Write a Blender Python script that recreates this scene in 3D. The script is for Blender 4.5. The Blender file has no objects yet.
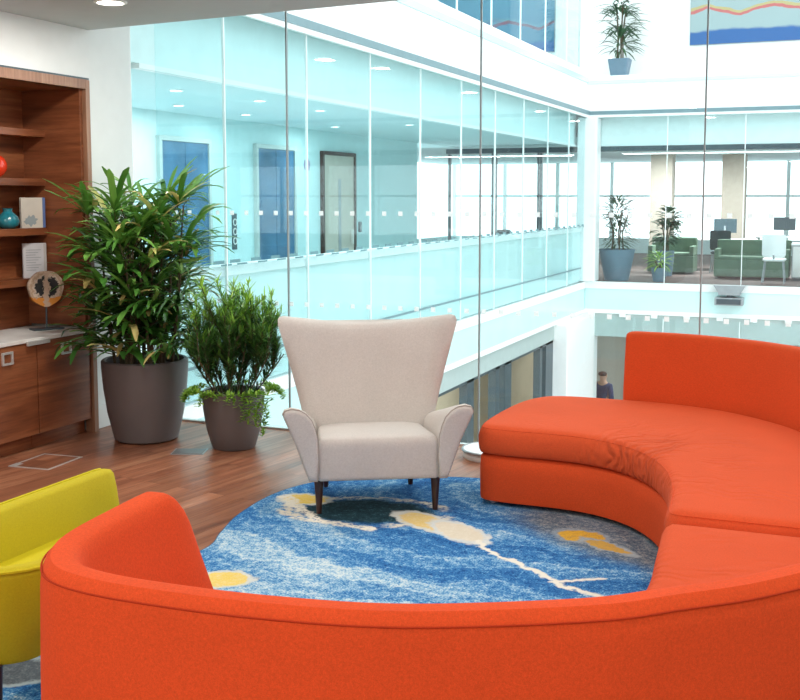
import bpy, bmesh, math, random
from mathutils import Vector, Matrix
from mathutils.geometry import delaunay_2d_cdt
random.seed(7)
sc = bpy.context.scene
COL = sc.collection
PI = math.pi

# ------------------------------------------------------------------ materials
def nmat(name):
    m = bpy.data.materials.new(name); m.use_nodes = True
    nt = m.node_tree
    return m, nt, nt.nodes['Principled BSDF']
def N(nt, t, **kw):
    n = nt.nodes.new(t)
    for k, v in kw.items():
        if k in n.inputs: n.inputs[k].default_value = v
        else: setattr(n, k, v)
    return n
def L(nt, a, b): nt.links.new(a, b)
def ramp(nt, fac, stops, interp='LINEAR'):
    r = nt.nodes.new('ShaderNodeValToRGB'); r.color_ramp.interpolation = interp
    e = r.color_ramp.elements
    while len(e) < len(stops): e.new(0.5)
    for el, (p, c) in zip(e, stops):
        el.position = p; el.color = (*c, 1)
    if fac is not None: L(nt, fac, r.inputs[0])
    return r
def mix(nt, fac, a, b, typ='MIX'):
    m = nt.nodes.new('ShaderNodeMix'); m.data_type = 'RGBA'; m.blend_type = typ
    for s, v in ((m.inputs[0], fac), (m.inputs[6], a), (m.inputs[7], b)):
        if hasattr(v, 'is_linked'): L(nt, v, s)
        elif isinstance(v, (int, float)): s.default_value = v
        else: s.default_value = (*v, 1)
    return m.outputs[2]
def mth(nt, op, a, b=None, c=None, clamp=False):
    m = nt.nodes.new('ShaderNodeMath'); m.operation = op; m.use_clamp = clamp
    for s, v in zip(m.inputs, (a, b, c)):
        if v is None: continue
        if hasattr(v, 'is_linked'): L(nt, v, s)
        else: s.default_value = v
    return m.outputs[0]
def plain(name, col, rough=.5, metal=0, var=.06, scale=8, bump=0, bscale=200, spec=.5, sheen=0):
    m, nt, b = nmat(name)
    tc = N(nt, 'ShaderNodeTexCoord')
    no = N(nt, 'ShaderNodeTexNoise', Scale=scale, Detail=4)
    L(nt, tc.outputs['Object'], no.inputs['Vector'])
    d = tuple(max(0, c*(1-var)) for c in col); u = tuple(min(1, c*(1+var)) for c in col)
    r = ramp(nt, no.outputs['Fac'], [(.3, d), (.7, u)])
    L(nt, r.outputs[0], b.inputs['Base Color'])
    b.inputs['Roughness'].default_value = rough; b.inputs['Metallic'].default_value = metal
    b.inputs['Specular IOR Level'].default_value = spec
    if sheen:
        b.inputs['Sheen Weight'].default_value = sheen; b.inputs['Sheen Roughness'].default_value = .4
        b.inputs['Sheen Tint'].default_value = (*u, 1)
    if bump:
        n2 = N(nt, 'ShaderNodeTexNoise', Scale=bscale, Detail=2)
        L(nt, tc.outputs['Object'], n2.inputs['Vector'])
        bp = N(nt, 'ShaderNodeBump', Strength=bump, Distance=.004)
        L(nt, n2.outputs['Fac'], bp.inputs['Height']); L(nt, bp.outputs[0], b.inputs['Normal'])
    return m
def emit(name, col, s):
    m, nt, b = nmat(name)
    b.inputs['Base Color'].default_value = (*col, 1)
    b.inputs['Emission Color'].default_value = (*col, 1); b.inputs['Emission Strength'].default_value = s
    return m
def glass(name, tint, base=.03, edge=.45):
    m = bpy.data.materials.new(name); m.use_nodes = True; nt = m.node_tree; nt.nodes.clear()
    o = N(nt, 'ShaderNodeOutputMaterial')
    t = N(nt, 'ShaderNodeBsdfTransparent'); t.inputs[0].default_value = (*tint, 1)
    g = N(nt, 'ShaderNodeBsdfGlossy'); g.inputs['Roughness'].default_value = .01
    lw = N(nt, 'ShaderNodeLayerWeight', Blend=.5)
    f = mth(nt, 'POWER', lw.outputs['Facing'], 5)
    f = mth(nt, 'MULTIPLY_ADD', f, edge, base)
    mx = N(nt, 'ShaderNodeMixShader'); L(nt, f, mx.inputs[0]); L(nt, t.outputs[0], mx.inputs[1]); L(nt, g.outputs[0], mx.inputs[2])
    L(nt, mx.outputs[0], o.inputs[0])
    return m
def wood(name, dark, mid, light, rough=.35, axis='Y', scale=1.0, planks=None, rot=0, spec=.5):
    m, nt, b = nmat(name)
    tc = N(nt, 'ShaderNodeTexCoord')
    mp = N(nt, 'ShaderNodeMapping'); mp.inputs['Rotation'].default_value = (0, 0, rot)
    L(nt, tc.outputs['Object'], mp.inputs['Vector'])
    st = {'X': (.6, 9, 9), 'Y': (9, .6, 9), 'Z': (9, 9, .6)}[axis]
    m2 = N(nt, 'ShaderNodeMapping'); m2.inputs['Scale'].default_value = tuple(s*scale for s in st)
    vec = mp.outputs[0]
    if planks:
        br = N(nt, 'ShaderNodeTexBrick', Scale=1.0)
        br.inputs['Brick Width'].default_value = planks[0]; br.inputs['Row Height'].default_value = planks[1]
        br.inputs['Mortar Size'].default_value = .0016; br.offset = .37
        br.inputs['Color1'].default_value = (0, 0, 0, 1); br.inputs['Color2'].default_value = (1, 1, 1, 1)
        br.inputs['Mortar'].default_value = (.5, .5, .5, 1)
        m3 = N(nt, 'ShaderNodeMapping'); m3.inputs['Rotation'].default_value = (0, 0, PI/2)
        L(nt, vec, m3.inputs['Vector']); L(nt, m3.outputs[0], br.inputs['Vector'])
        off = N(nt, 'ShaderNodeVectorMath', operation='MULTIPLY_ADD')
        L(nt, br.outputs['Color'], off.inputs[0]); off.inputs[1].default_value = (3, 5, 2); L(nt, vec, off.inputs[2])
        L(nt, off.outputs[0], m2.inputs['Vector'])
    else:
        L(nt, vec, m2.inputs['Vector'])
    n1 = N(nt, 'ShaderNodeTexNoise', Scale=1.0, Detail=6, Roughness=.6, Distortion=.6)
    L(nt, m2.outputs[0], n1.inputs['Vector'])
    r = ramp(nt, n1.outputs['Fac'], [(.28, dark), (.5, mid), (.74, light)])
    c = r.outputs[0]
    n3 = N(nt, 'ShaderNodeTexNoise', Scale=6.0, Detail=5, Roughness=.7)
    L(nt, m2.outputs[0], n3.inputs['Vector'])
    r3 = ramp(nt, n3.outputs['Fac'], [(.35, (.72, .70, .68)), (.6, (1, 1, 1))])
    c = mix(nt, 1.0, c, r3.outputs[0], 'MULTIPLY')
    if planks:
        rp = ramp(nt, br.outputs['Color'], [(0, (.78, .76, .74)), (1, (1.12, 1.1, 1.08))])
        c = mix(nt, 1.0, c, rp.outputs[0], 'MULTIPLY')
        c = mix(nt, br.outputs['Fac'], c, tuple(x*.55 for x in dark))
    L(nt, c, b.inputs['Base Color'])
    b.inputs['Roughness'].default_value = rough; b.inputs['Specular IOR Level'].default_value = spec
    bp = N(nt, 'ShaderNodeBump', Strength=.08, Distance=.003)
    L(nt, n3.outputs['Fac'], bp.inputs['Height']); L(nt, bp.outputs[0], b.inputs['Normal'])
    return m
def fabric(name, col, var=.1, rough=.9, bump=.25, scale=420, wrinkle=None, sheen=.25, spec=.2):
    m, nt, b = nmat(name)
    tc = N(nt, 'ShaderNodeTexCoord')
    n1 = N(nt, 'ShaderNodeTexNoise', Scale=scale, Detail=3, Roughness=.7)
    L(nt, tc.outputs['Object'], n1.inputs['Vector'])
    d = tuple(c*(1-var) for c in col); u = tuple(min(1, c*(1+var)) for c in col)
    r = ramp(nt, n1.outputs['Fac'], [(.3, d), (.7, u)])
    n0 = N(nt, 'ShaderNodeTexNoise', Scale=3.5, Detail=3)
    L(nt, tc.outputs['Object'], n0.inputs['Vector'])
    r0 = ramp(nt, n0.outputs['Fac'], [(.3, (.93, .93, .93)), (.7, (1, 1, 1))])
    L(nt, mix(nt, 1.0, r.outputs[0], r0.outputs[0], 'MULTIPLY'), b.inputs['Base Color'])
    b.inputs['Roughness'].default_value = rough; b.inputs['Specular IOR Level'].default_value = spec
    b.inputs['Sheen Weight'].default_value = sheen; b.inputs['Sheen Tint'].default_value = (*u, 1)
    h = n1.outputs['Fac']
    nm_ = N(nt, 'ShaderNodeTexNoise', Scale=scale*.33, Detail=3, Roughness=.8); L(nt, tc.outputs['Object'], nm_.inputs['Vector'])
    rm_ = ramp(nt, nm_.outputs['Fac'], [(.32, (1-var*.95,)*3), (.68, (1+var*.8,)*3)])
    L(nt, mix(nt, 1.0, mix(nt, 1.0, r.outputs[0], r0.outputs[0], 'MULTIPLY'), rm_.outputs[0], 'MULTIPLY'), b.inputs['Base Color'])
    bp = N(nt, 'ShaderNodeBump', Strength=bump, Distance=.0015)
    L(nt, h, bp.inputs['Height'])
    last = bp.outputs[0]
    if wrinkle:
        (cx, cy), r0_, r1_, freq, dist = wrinkle
        sp = N(nt, 'ShaderNodeSeparateXYZ'); L(nt, tc.outputs['Object'], sp.inputs[0])
        dx = mth(nt, 'SUBTRACT', sp.outputs[0], cx); dy = mth(nt, 'SUBTRACT', sp.outputs[1], cy)
        ang = mth(nt, 'ARCTAN2', dy, dx)
        rad = mth(nt, 'SQRT', mth(nt, 'ADD', mth(nt, 'MULTIPLY', dx, dx), mth(nt, 'MULTIPLY', dy, dy)))
        nw = N(nt, 'ShaderNodeTexNoise', Scale=5.0, Detail=2); L(nt, tc.outputs['Object'], nw.inputs['Vector'])
        a2 = mth(nt, 'MULTIPLY_ADD', nw.outputs['Fac'], .5, ang)
        sn = mth(nt, 'SINE', mth(nt, 'MULTIPLY', a2, freq))
        mk = N(nt, 'ShaderNodeMapRange'); mk.inputs[1].default_value = r0_; mk.inputs[2].default_value = r1_
        mk.inputs[3].default_value = 1; mk.inputs[4].default_value = 0; L(nt, rad, mk.inputs[0])
        nm = N(nt, 'ShaderNodeTexNoise', Scale=2.6, Detail=1); L(nt, tc.outputs['Object'], nm.inputs['Vector'])
        msk = mth(nt, 'MULTIPLY', mk.outputs[0], mth(nt, 'MULTIPLY_ADD', nm.outputs['Fac'], 3.5, -1.35, clamp=True))
        am = mth(nt, 'COSINE', mth(nt, 'MULTIPLY', mth(nt, 'SUBTRACT', ang, wrinkle_dir), 1.0))
        msk = mth(nt, 'MULTIPLY', msk, mth(nt, 'MAXIMUM', am, 0.0))
        b2 = N(nt, 'ShaderNodeBump', Strength=.75, Distance=dist)
        L(nt, mth(nt, 'MULTIPLY', sn, msk), b2.inputs['Height']); L(nt, last, b2.inputs['Normal'])
        last = b2.outputs[0]
    L(nt, last, b.inputs['Normal'])
    return m

M = {}
M['white'] = plain('white_paint', (.72, .73, .71), .6, var=.02)
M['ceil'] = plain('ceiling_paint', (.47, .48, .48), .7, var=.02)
M['bright'] = plain('atrium_white', (.88, .90, .90), .5, var=.02)
M['aquapanel'] = plain('back_painted_glass', (.62, .86, .86), .15, var=.03, scale=2)
M['palepanel'] = plain('pale_panel', (.78, .90, .90), .25, var=.03, scale=2)
M['bulk'] = plain('bulkhead', (.72, .86, .86), .5, var=.03)
M['corrwall'] = plain('corridor_wall', (.47, .67, .68), .6, var=.03)
M['corrceil'] = plain('corridor_ceiling', (.56, .74, .76), .7, var=.02)
M['greystrip'] = plain('grey_green_panel', (.42, .50, .49), .5, var=.03)
M['teal_line'] = plain('dark_teal_trim', (.16, .26, .29), .4)
M['bluedoor'] = plain('blue_lift_door', (.035, .13, .24), .3, var=.25, scale=2)
M['beigedoor'] = plain('beige_door', (.50, .47, .40), .5)
M['beige'] = plain('beige_wall', (.50, .44, .32), .7, var=.05, scale=2)
M['greige'] = plain('greige_wall', (.42, .43, .40), .7, var=.05, scale=2)
M['officefloor'] = plain('brown_carpet', (.12, .085, .075), .9, var=.2, scale=3)
M['lowfloor'] = plain('stone_floor', (.55, .55, .52), .4, var=.08, scale=2)
M['darkframe'] = plain('dark_frame', (.05, .075, .09), .35)
M['grey'] = plain('grey_metal', (.32, .35, .37), .4, .3)
M['steel'] = plain('brushed_steel', (.72, .72, .70), .35, .55, var=.08, scale=60)
M['joint'] = plain('silicone_joint', (.30, .35, .36), .5)
M['whitejoint'] = plain('white_joint', (.9, .95, .95), .4)
M['dot'] = plain('white_paper', (.9, .92, .90), .7)
def frosted():
    m = bpy.data.materials.new('frosted_film'); m.use_nodes = True; nt = m.node_tree; nt.nodes.clear()
    o = N(nt, 'ShaderNodeOutputMaterial'); t = N(nt, 'ShaderNodeBsdfTranslucent'); t.inputs[0].default_value = (.95, .97, .97, 1)
    d = N(nt, 'ShaderNodeBsdfDiffuse'); d.inputs[0].default_value = (.95, .97, .97, 1)
    mx = N(nt, 'ShaderNodeMixShader'); mx.inputs[0].default_value = .3
    L(nt, t.outputs[0], mx.inputs[1]); L(nt, d.outputs[0], mx.inputs[2]); L(nt, mx.outputs[0], o.inputs[0]); return m
M['frost'] = frosted()
M['dash'] = plain('teal_dash', (.13, .27, .30), .5)
M['glass'] = glass('clear_glass', (.957, .988, .989), .02, .30)
M['glass2'] = glass('aqua_glass', (.89, .968, .972), .03, .25)
M['cabwood'] = wood('walnut_veneer', (.11, .032, .013), (.27, .085, .033), (.42, .16, .065), .32, 'Y')
M['cabwoodin'] = wood('walnut_veneer_panel', (.11, .033, .013), (.24, .076, .03), (.36, .13, .055), .38, 'X')
M['paleedge'] = wood('pale_edge_wood', (.22, .10, .055), (.33, .17, .10), (.42, .24, .15), .4, 'Z')
M['floor'] = wood('red_wood_floor', (.17, .055, .027), (.37, .14, .072), (.56, .27, .15), .38, 'Y', planks=(1.6, .12), rot=math.radians(9), spec=.6)
M['stone'] = plain('pale_stone_top', (.74, .73, .70), .35, var=.12, scale=5)
wrinkle_dir = math.radians(25)
M['orange'] = fabric('orange_wool', (.66, .078, .018), .13)
M['orange_seat'] = fabric('orange_wool_seat', (.68, .095, .028), .10, wrinkle=((-1.39, 5.09), .62, 1.35, 58, .012))
wrinkle_dir = math.radians(-30)
M['orange_seat2'] = fabric('orange_wool_seat_wrinkled', (.68, .095, .028), .10, wrinkle=((-1.3, 3.75), .6, 1.4, 50, .010))
M['orange_seam'] = fabric('orange_seam', (.40, .035, .008), .1)
M['cream'] = fabric('cream_wool', (.60, .565, .525), .08, scale=300)
M['creamseam'] = fabric('cream_piping', (.42, .37, .32), .08)
M['yellow'] = fabric('mustard_velvet', (.50, .42, .010), .08, rough=.7, bump=.1, sheen=.6)
M['yellow_seat'] = fabric('yellow_velvet_seat', (.56, .48, .012), .08, rough=.7, bump=.1, sheen=.6)
M['darkwood'] = wood('dark_leg_wood', (.02, .008, .006), (.045, .018, .012), (.075, .03, .02), .35, 'Z')
M['pot'] = plain('graphite_pot', (.15, .138, .14), .42, .15, var=.05, scale=3)
M['soil'] = plain('soil', (.03, .02, .013), .95, var=.4, scale=60, bump=.6, bscale=60)
M['bluepot'] = plain('slate_blue_pot', (.13, .21, .28), .5)
M['stem'] = plain('brown_stem', (.10, .075, .04), .8, var=.3, scale=30)
def leafmat(name, cols, rough=.32):
    m, nt, b = nmat(name)
    at = N(nt, 'ShaderNodeAttribute', attribute_name='tone')
    r = ramp(nt, at.outputs['Fac'], cols)
    L(nt, r.outputs[0], b.inputs['Base Color'])
    b.inputs['Roughness'].default_value = rough
    b.inputs['Subsurface Weight'].default_value = 0
    b.inputs['Transmission Weight'].default_value = 0
    tr = N(nt, 'ShaderNodeBsdfTranslucent'); L(nt, r.outputs[0], tr.inputs[0])
    mx = N(nt, 'ShaderNodeMixShader'); mx.inputs[0].default_value = .22
    out = nt.nodes['Material Output']
    L(nt, b.outputs[0], mx.inputs[1]); L(nt, tr.outputs[0], mx.inputs[2]); L(nt, mx.outputs[0], out.inputs[0])
    return m
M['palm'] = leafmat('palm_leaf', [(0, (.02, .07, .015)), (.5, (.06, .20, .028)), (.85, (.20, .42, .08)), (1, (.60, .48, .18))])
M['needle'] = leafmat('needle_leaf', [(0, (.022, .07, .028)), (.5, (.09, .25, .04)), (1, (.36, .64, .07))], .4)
M['creeper'] = leafmat('creeper_leaf', [(0, (.10, .30, .02)), (1, (.42, .66, .08))], .45)
M['darkplant'] = leafmat('office_plant_leaf', [(0, (.015, .05, .025)), (1, (.07, .17, .07))], .4)

# ------------------------------------------------------------------ mesh helpers
class MB:
    def __init__(s): s.v = []; s.f = []; s.t = []
    def add(s, vs, fs, tone=None):
        b = len(s.v); s.v += [tuple(v) for v in vs]; s.f += [tuple(b+i for i in f) for f in fs]
        s.t += [tone if tone is not None else 0.5]*len(vs)
    def box(s, x0, x1, y0, y1, z0, z1):
        s.add([(x, y, z) for z in (z0, z1) for x, y in ((x0, y0), (x1, y0), (x1, y1), (x0, y1))],
              [(3, 2, 1, 0), (4, 5, 6, 7), (0, 1, 5, 4), (1, 2, 6, 5), (2, 3, 7, 6), (3, 0, 4, 7)])
    def tube(s, pts, r, n=8, cap=True):
        pts = [Vector(p) for p in pts]; k = len(pts)
        rs = r if isinstance(r, (list, tuple)) else [r]*k
        vs = []; up = Vector((0, 0, 1)); prev = None
        for i, p in enumerate(pts):
            d = (pts[min(i+1, k-1)]-pts[max(i-1, 0)]).normalized()
            a = prev if prev is not None else (Vector((1, 0, 0)) if abs(d.z) > .9 else up)
            a = (a-d*a.dot(d)).normalized(); prev = a; b = d.cross(a)
            for j in range(n):
                t = 2*PI*j/n; vs.append(p+(a*math.cos(t)+b*math.sin(t))*rs[i])
        fs = [(i*n+j, i*n+(j+1) % n, (i+1)*n+(j+1) % n, (i+1)*n+j) for i in range(k-1) for j in range(n)]
        if cap: fs += [tuple(reversed(range(n))), tuple(range((k-1)*n, k*n))]
        s.add(vs, fs)
    def lathe(s, prof, cx=0, cy=0, n=40, capb=True, capt=True):
        vs = [(cx+r*math.cos(2*PI*j/n), cy+r*math.sin(2*PI*j/n), z) for r, z in prof for j in range(n)]
        k = len(prof)
        fs = [(i*n+j, i*n+(j+1) % n, (i+1)*n+(j+1) % n, (i+1)*n+j) for i in range(k-1) for j in range(n)]
        if capb: fs.append(tuple(reversed(range(n))))
        if capt: fs.append(tuple(range((k-1)*n, k*n)))
        s.add(vs, fs)
    def leaf(s, p, d, ln, w, droop=.3, seg=5, tone=.5, fold=.18, shape=None):
        p = Vector(p); d = Vector(d).normalized()
        side = d.cross(Vector((0, 0, 1)))
        if side.length < .05: side = Vector((1, 0, 0))
        side.normalize(); vs = []
        for i in range(seg+1):
            t = i/seg
            ww = w*(shape(t) if shape else math.sin(PI*min(.97, .12+.86*t))**.7)
            q = side.cross(d).normalized()
            vs += [p-side*ww*.5+q*ww*fold, p.copy(), p+side*ww*.5+q*ww*fold]
            p = p+d*(ln/seg)
            d = (d+Vector((0, 0, -droop/seg*1.6))).normalized()
        fs = []
        for i in range(seg):
            a = i*3; fs += [(a, a+1, a+4, a+3), (a+1, a+2, a+5, a+4)]
        s.add(vs, fs, tone)
    def sweep(s, rings, closed=True, caps=True):
        n = len(rings[0]); k = len(rings)
        vs = [p for r in rings for p in r]
        fs = [(i*n+j, i*n+(j+1) % n, (i+1)*n+(j+1) % n, (i+1)*n+j) for i in range(k-1) for j in range(n)]
        if caps: fs += [tuple(reversed(range(n))), tuple(range((k-1)*n, k*n))]
        s.add(vs, fs)
    def build(s, name, mat, parent=None, smooth=True, tone=False, bevel=0, angle=40, loc=None, rotz=0):
        me = bpy.data.meshes.new(name); me.from_pydata(s.v, [], s.f)
        bm = bmesh.new(); bm.from_mesh(me)
        if not tone:
            bmesh.ops.remove_doubles(bm, verts=bm.verts, dist=1e-5)
            bmesh.ops.recalc_face_normals(bm, faces=bm.faces)
        bm.to_mesh(me); bm.free()
        me.materials.append(mat if not isinstance(mat, str) else M[mat])
        if tone:
            a = me.attributes.new('tone', 'FLOAT', 'POINT'); a.data.foreach_set('value', s.t)
        o = bpy.data.objects.new(name, me); COL.objects.link(o)
        if smooth:
            me.shade_smooth()
            if angle < 180: me.set_sharp_from_angle(angle=math.radians(angle))
        if bevel:
            b = o.modifiers.new('bevel', 'BEVEL'); b.width = bevel; b.segments = 2; b.limit_method = 'ANGLE'; b.angle_limit = math.radians(50)
        if parent: o.parent = parent
        if loc is not None: o.location = loc
        if rotz: o.rotation_euler.z = rotz
        return o
def tag(o, label, cat, group=None):
    o['label'] = label; o['category'] = cat
    if group: o['group'] = group
    return o
def thing(name, label, cat, loc=(0, 0, 0), rotz=0, group=None):
    o = bpy.data.objects.new(name, None); COL.objects.link(o)
    o.location = loc; o.rotation_euler.z = rotz; o.empty_display_size = .1
    return tag(o, label, cat, group)
def copy_tree(o, parent=None):
    c = o.copy(); COL.objects.link(c)
    if parent: c.parent = parent
    for ch in [x for x in o.children]: copy_tree(ch, c)
    return c
def struct(name, boxes, mat, parent=None, bevel=0):
    m = MB()
    for b in boxes: m.box(*b)
    o = m.build(name, mat, parent, smooth=False, bevel=bevel)
    if not parent: o['kind'] = 'structure'
    return o
def part(name, boxes, mat, parent, bevel=.003):
    m = MB()
    for b in boxes: m.box(*b)
    return m.build(name, mat, parent, smooth=False, bevel=bevel)
def spline(pts, n=8, closed=False):
    P = [Vector(p) for p in pts]; out = []; k = len(P)
    for i in range(k if closed else k-1):
        if closed: a, b, c, d = P[i-1], P[i], P[(i+1) % k], P[(i+2) % k]
        else: a, b, c, d = P[max(i-1, 0)], P[i], P[i+1], P[min(i+2, k-1)]
        for j in range(n):
            t = j/n
            out.append(.5*((2*b)+(c-a)*t+(2*a-5*b+4*c-d)*t*t+(3*b-a-3*c+d)*t**3))
    if not closed: out.append(P[-1])
    return out
def area(poly): return .5*sum(poly[i-1].x*poly[i].y-poly[i].x*poly[i-1].y for i in range(len(poly)))
def inset(poly, d):
    n = len(poly); out = []
    for i in range(n):
        a, b, c = poly[i-1], poly[i], poly[(i+1) % n]
        e1 = (b-a); e2 = (c-b)
        if e1.length < 1e-6: e1 = e2
        if e2.length < 1e-6: e2 = e1
        n1 = Vector((-e1.y, e1.x)).normalized(); n2 = Vector((-e2.y, e2.x)).normalized()
        m = (n1+n2)
        if m.length < 1e-4: m = n1
        m.normalize(); k = max(.6, m.dot(n1))
        out.append(b+m*(d/k))
    return out
def dense(poly, step=.03):
    out = []
    for i in range(len(poly)):
        a, b = poly[i], poly[(i+1) % len(poly)]
        k = max(1, int((b-a).length/step))
        out += [a.lerp(b, j/k) for j in range(k)]
    return out
def roundpoly(pts, radii, seg=6):
    out = []; n = len(pts); P = [Vector(p) for p in pts]
    for i in range(n):
        r = radii[i] if isinstance(radii, (list, tuple)) else radii
        if r <= 0: out.append(P[i]); continue
        u = (P[i-1]-P[i]).normalized(); v = (P[(i+1) % n]-P[i]).normalized()
        ang = math.acos(max(-1, min(1, u.dot(v)))); t = min(r/math.tan(ang/2), .45*(P[i-1]-P[i]).length, .45*(P[(i+1) % n]-P[i]).length)
        a, b = P[i]+u*t, P[i]+v*t
        for k in range(seg+1):
            s = k/seg; out.append(a*(1-s)**2+P[i]*2*s*(1-s)+b*s*s)
    return out
def inside(p, poly):
    c = False; j = len(poly)-1
    for i in range(len(poly)):
        a, b = poly[i], poly[j]
        if (a.y > p[1]) != (b.y > p[1]) and p[0] < (b.x-a.x)*(p[1]-a.y)/(b.y-a.y)+a.x: c = not c
        j = i
    return c
def loft(mb, poly, levels, top=True, bottom=True, crown=0, fill=.09):
    """stack of inset outlines (inset, z)"""
    poly = [Vector((p[0], p[1])) for p in poly]
    if area(poly) < 0: poly.reverse()
    rings = []
    for d, z in levels:
        q = inset(poly, d) if d else poly
        rings.append([(p.x, p.y, z) for p in q])
    mb.sweep(rings, caps=False)
    n = len(poly); b = len(mb.v)-n*len(levels)
    if bottom: mb.f.append(tuple(b+i for i in reversed(range(n))))
    if top:
        ring = rings[-1]; z = ring[0][2]; pv = [Vector((p[0], p[1])) for p in ring]
        xs_ = [p.x for p in pv]; ys_ = [p.y for p in pv]; g = fill; pts_ = list(pv)
        y = min(ys_)+g/2; row = 0
        while y < max(ys_):
            x = min(xs_)+g*(.5 if row % 2 else .25)
            while x < max(xs_):
                q = Vector((x, y))
                if inside((x, y), pv) and min((q-p).length for p in pv) > g*.45: pts_.append(q)
                x += g
            y += g*.87; row += 1
        ed = [(i, (i+1) % n) for i in range(n)]
        vo, _, fo, ov, _, _ = delaunay_2d_cdt(pts_, ed, [], 1, 1e-6)
        def hz(q):
            if not crown: return z
            d = min((Vector(q)-p).length for p in pv); return z+crown*(1-math.exp(-d/.10))
        mb.add([(q[0], q[1], hz(q)) for q in vo], [tuple(f) for f in fo])

# ------------------------------------------------------------------ room shell
GY = 7.12      # glass wall
CZ = 2.87      # ceiling
struct('floor', [(-6.2, 4.2, -4.2, 7.10, -.06, 0)], 'floor')
struct('floor_slab', [(-6.2, 10, -4.2, 7.14, -.57, -.061)], 'bright')
m = MB()
m.add([(x, y, z) for z in (CZ, 3.3) for x, y in ((-6.2, -4.2), (4.2, -4.2), (4.2, 5.55), (-5.05, 6.56), (-6.2, 6.56))],
      [(4, 3, 2, 1, 0), (5, 6, 7, 8, 9)]+[(i, (i+1) % 5, 5+(i+1) % 5, 5+i) for i in range(5)])
o = m.build('ceiling', 'ceil', smooth=False); o['kind'] = 'structure'
struct('ceiling_strip', [(-6.2, 4.2, 5.5, 7.14, 3.3, 3.4)], 'ceil')
struct('wall_left', [(-5.72, -5.05, 3.6, 6.56, 2.535, CZ), (-6.2, -5.11, 6.56, 7.135, 0, 3.3), (-6.2, -5.05, -4.2, 3.58, 0, CZ), (-6.2, -5.73, 3.58, 6.56, 0, CZ)], 'white')
struct('wall_right', [(4.2, 4.4, -4.2, 7.1, 0, CZ)], 'white')
struct('wall_back', [(-6.2, 4.4, -4.4, -4.2, 0, CZ)], 'white')
struct('baseboard_left', [(-5.11, -5.094, 6.562, 7.09, 0, .17)], 'white', bevel=.004)
# interior glass wall
w1 = bpy.data.objects.new('window_1', None); COL.objects.link(w1); w1['kind'] = 'structure'
w1.location = (0, GY, 0)
xs = [-5.10, -3.776, -2.325, -.873, .578, 2.03, 3.48]
for i in range(6):
    a, b = xs[i]+.005, xs[i+1]-.005
    p = part('glass_pane', [(a, b, -.006, .006, .0, 3.3)], 'glass', w1, 0)
    m = MB(); x = math.ceil(a/.1215)*.1215
    while x+.03 < b:
        for z in (1.585, .93):
            m.box(x, x+.032, -.0085, -.0065, z-.016, z+.016)
        x += .1215
    m.build('frosted_squares', 'frost', p, smooth=False)
for x in xs[1:]:
    part('glass_joint', [(x-.0045, x+.0045, -.010, .010, .0, 3.3)], 'joint', w1, 0)
part('sill_channel', [(-5.05, 4.2, -.022, .022, -.01, .012)], 'steel', w1, 0)

# ------------------------------------------------------------------ atrium
FX = -4.95   # facade on the left of the void
BY = 21.9    # facade at the end of the void
S0, S1 = -.57, 3.36
struct('floor_corridor', [(-8.4, FX, 7.15, BY, S0, 0)], 'bright')
struct('floor_upper', [(-12, FX, 7.3, BY, S1, 3.95), (-12, 10, BY, 34, S1, 3.95), (FX-.01, 10, BY-.02, BY, S1, 3.95)], 'bright')
struct('floor_office', [(-12, 10, BY, 34, S0, 0)], 'officefloor')
struct('floor_lower', [(-12, 12, 2, 36, -4.2, -3.95)], 'lowfloor')
# slab edges
struct('trim_left', [(FX, FX+.03, 7.3, BY, -.11, .02), (FX, FX+.03, 7.3, BY, -.60, -.53), (FX, FX+.05, 7.3, BY, 3.25, 3.30)], 'bright')
struct('trim_back', [(FX, 10, BY-.05, BY, -.11, .03), (FX, 10, BY-.05, BY, -.60, -.52), (FX, 10, BY-.06, BY, 3.25, 3.30)], 'bright')
struct('trim_panel_left', [(FX, FX+.015, 7.3, BY, -.53, -.11)], 'aquapanel')
struct('trim_panel_back', [(FX+.02, 10, BY-.03, BY, -.52, -.11)], 'aquapanel')
struct('trim_shadow_line', [(FX-.03, FX+.06, 7.3, BY-.06, 3.30, 3.38), (FX, 10, BY-.07, BY, 3.30, 3.37)], 'teal_line')  # dark teal trim strip along the underside of the upper slab edge
struct('trim_upper', [(FX-.02, FX+.02, 7.3, BY-.02, 3.93, 4.02), (FX, 10, BY-.04, BY+.01, 3.90, 3.96)], 'aquapanel')
struct('trim_upstand', [(FX-.12, FX-.02, 7.3, BY+.01, 4.02, 4.16), (FX-.1, 10, BY+.01, 23.0, 3.95, 4.055)], 'bright')
m = MB()
for k in range(22): m.box(FX+.1+.62*k, FX+.22+.62*k, BY-.075, BY-.03, -.66, -.57)
m.build('trim_brackets', 'bright', smooth=False)['kind'] = 'structure'
struct('trim_under', [(FX-.1, FX-.02, 7.3, BY, -.88, -.60)], 'greystrip')
struct('trim_under_back', [(FX, 10, BY-.02, BY, -1.06, -.605)], 'greystrip')
struct('column', [(-5.1, -4.72, BY-.18, BY+.25, 0.031, 3.25)], 'bright', bevel=.02)
struct('column_lower', [(-5.3, -4.72, 19.6, BY+.25, -3.95, -.605)], 'bright', bevel=.02)
struct('wall_parapet', [(FX-.14, FX-.06, 7.3, BY-.2, .03, 1.02)], 'palepanel')
struct('trim_rail', [(FX-.17, FX-.02, 7.3, BY-.2, 1.02, 1.115)], 'bright', bevel=.01)
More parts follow.
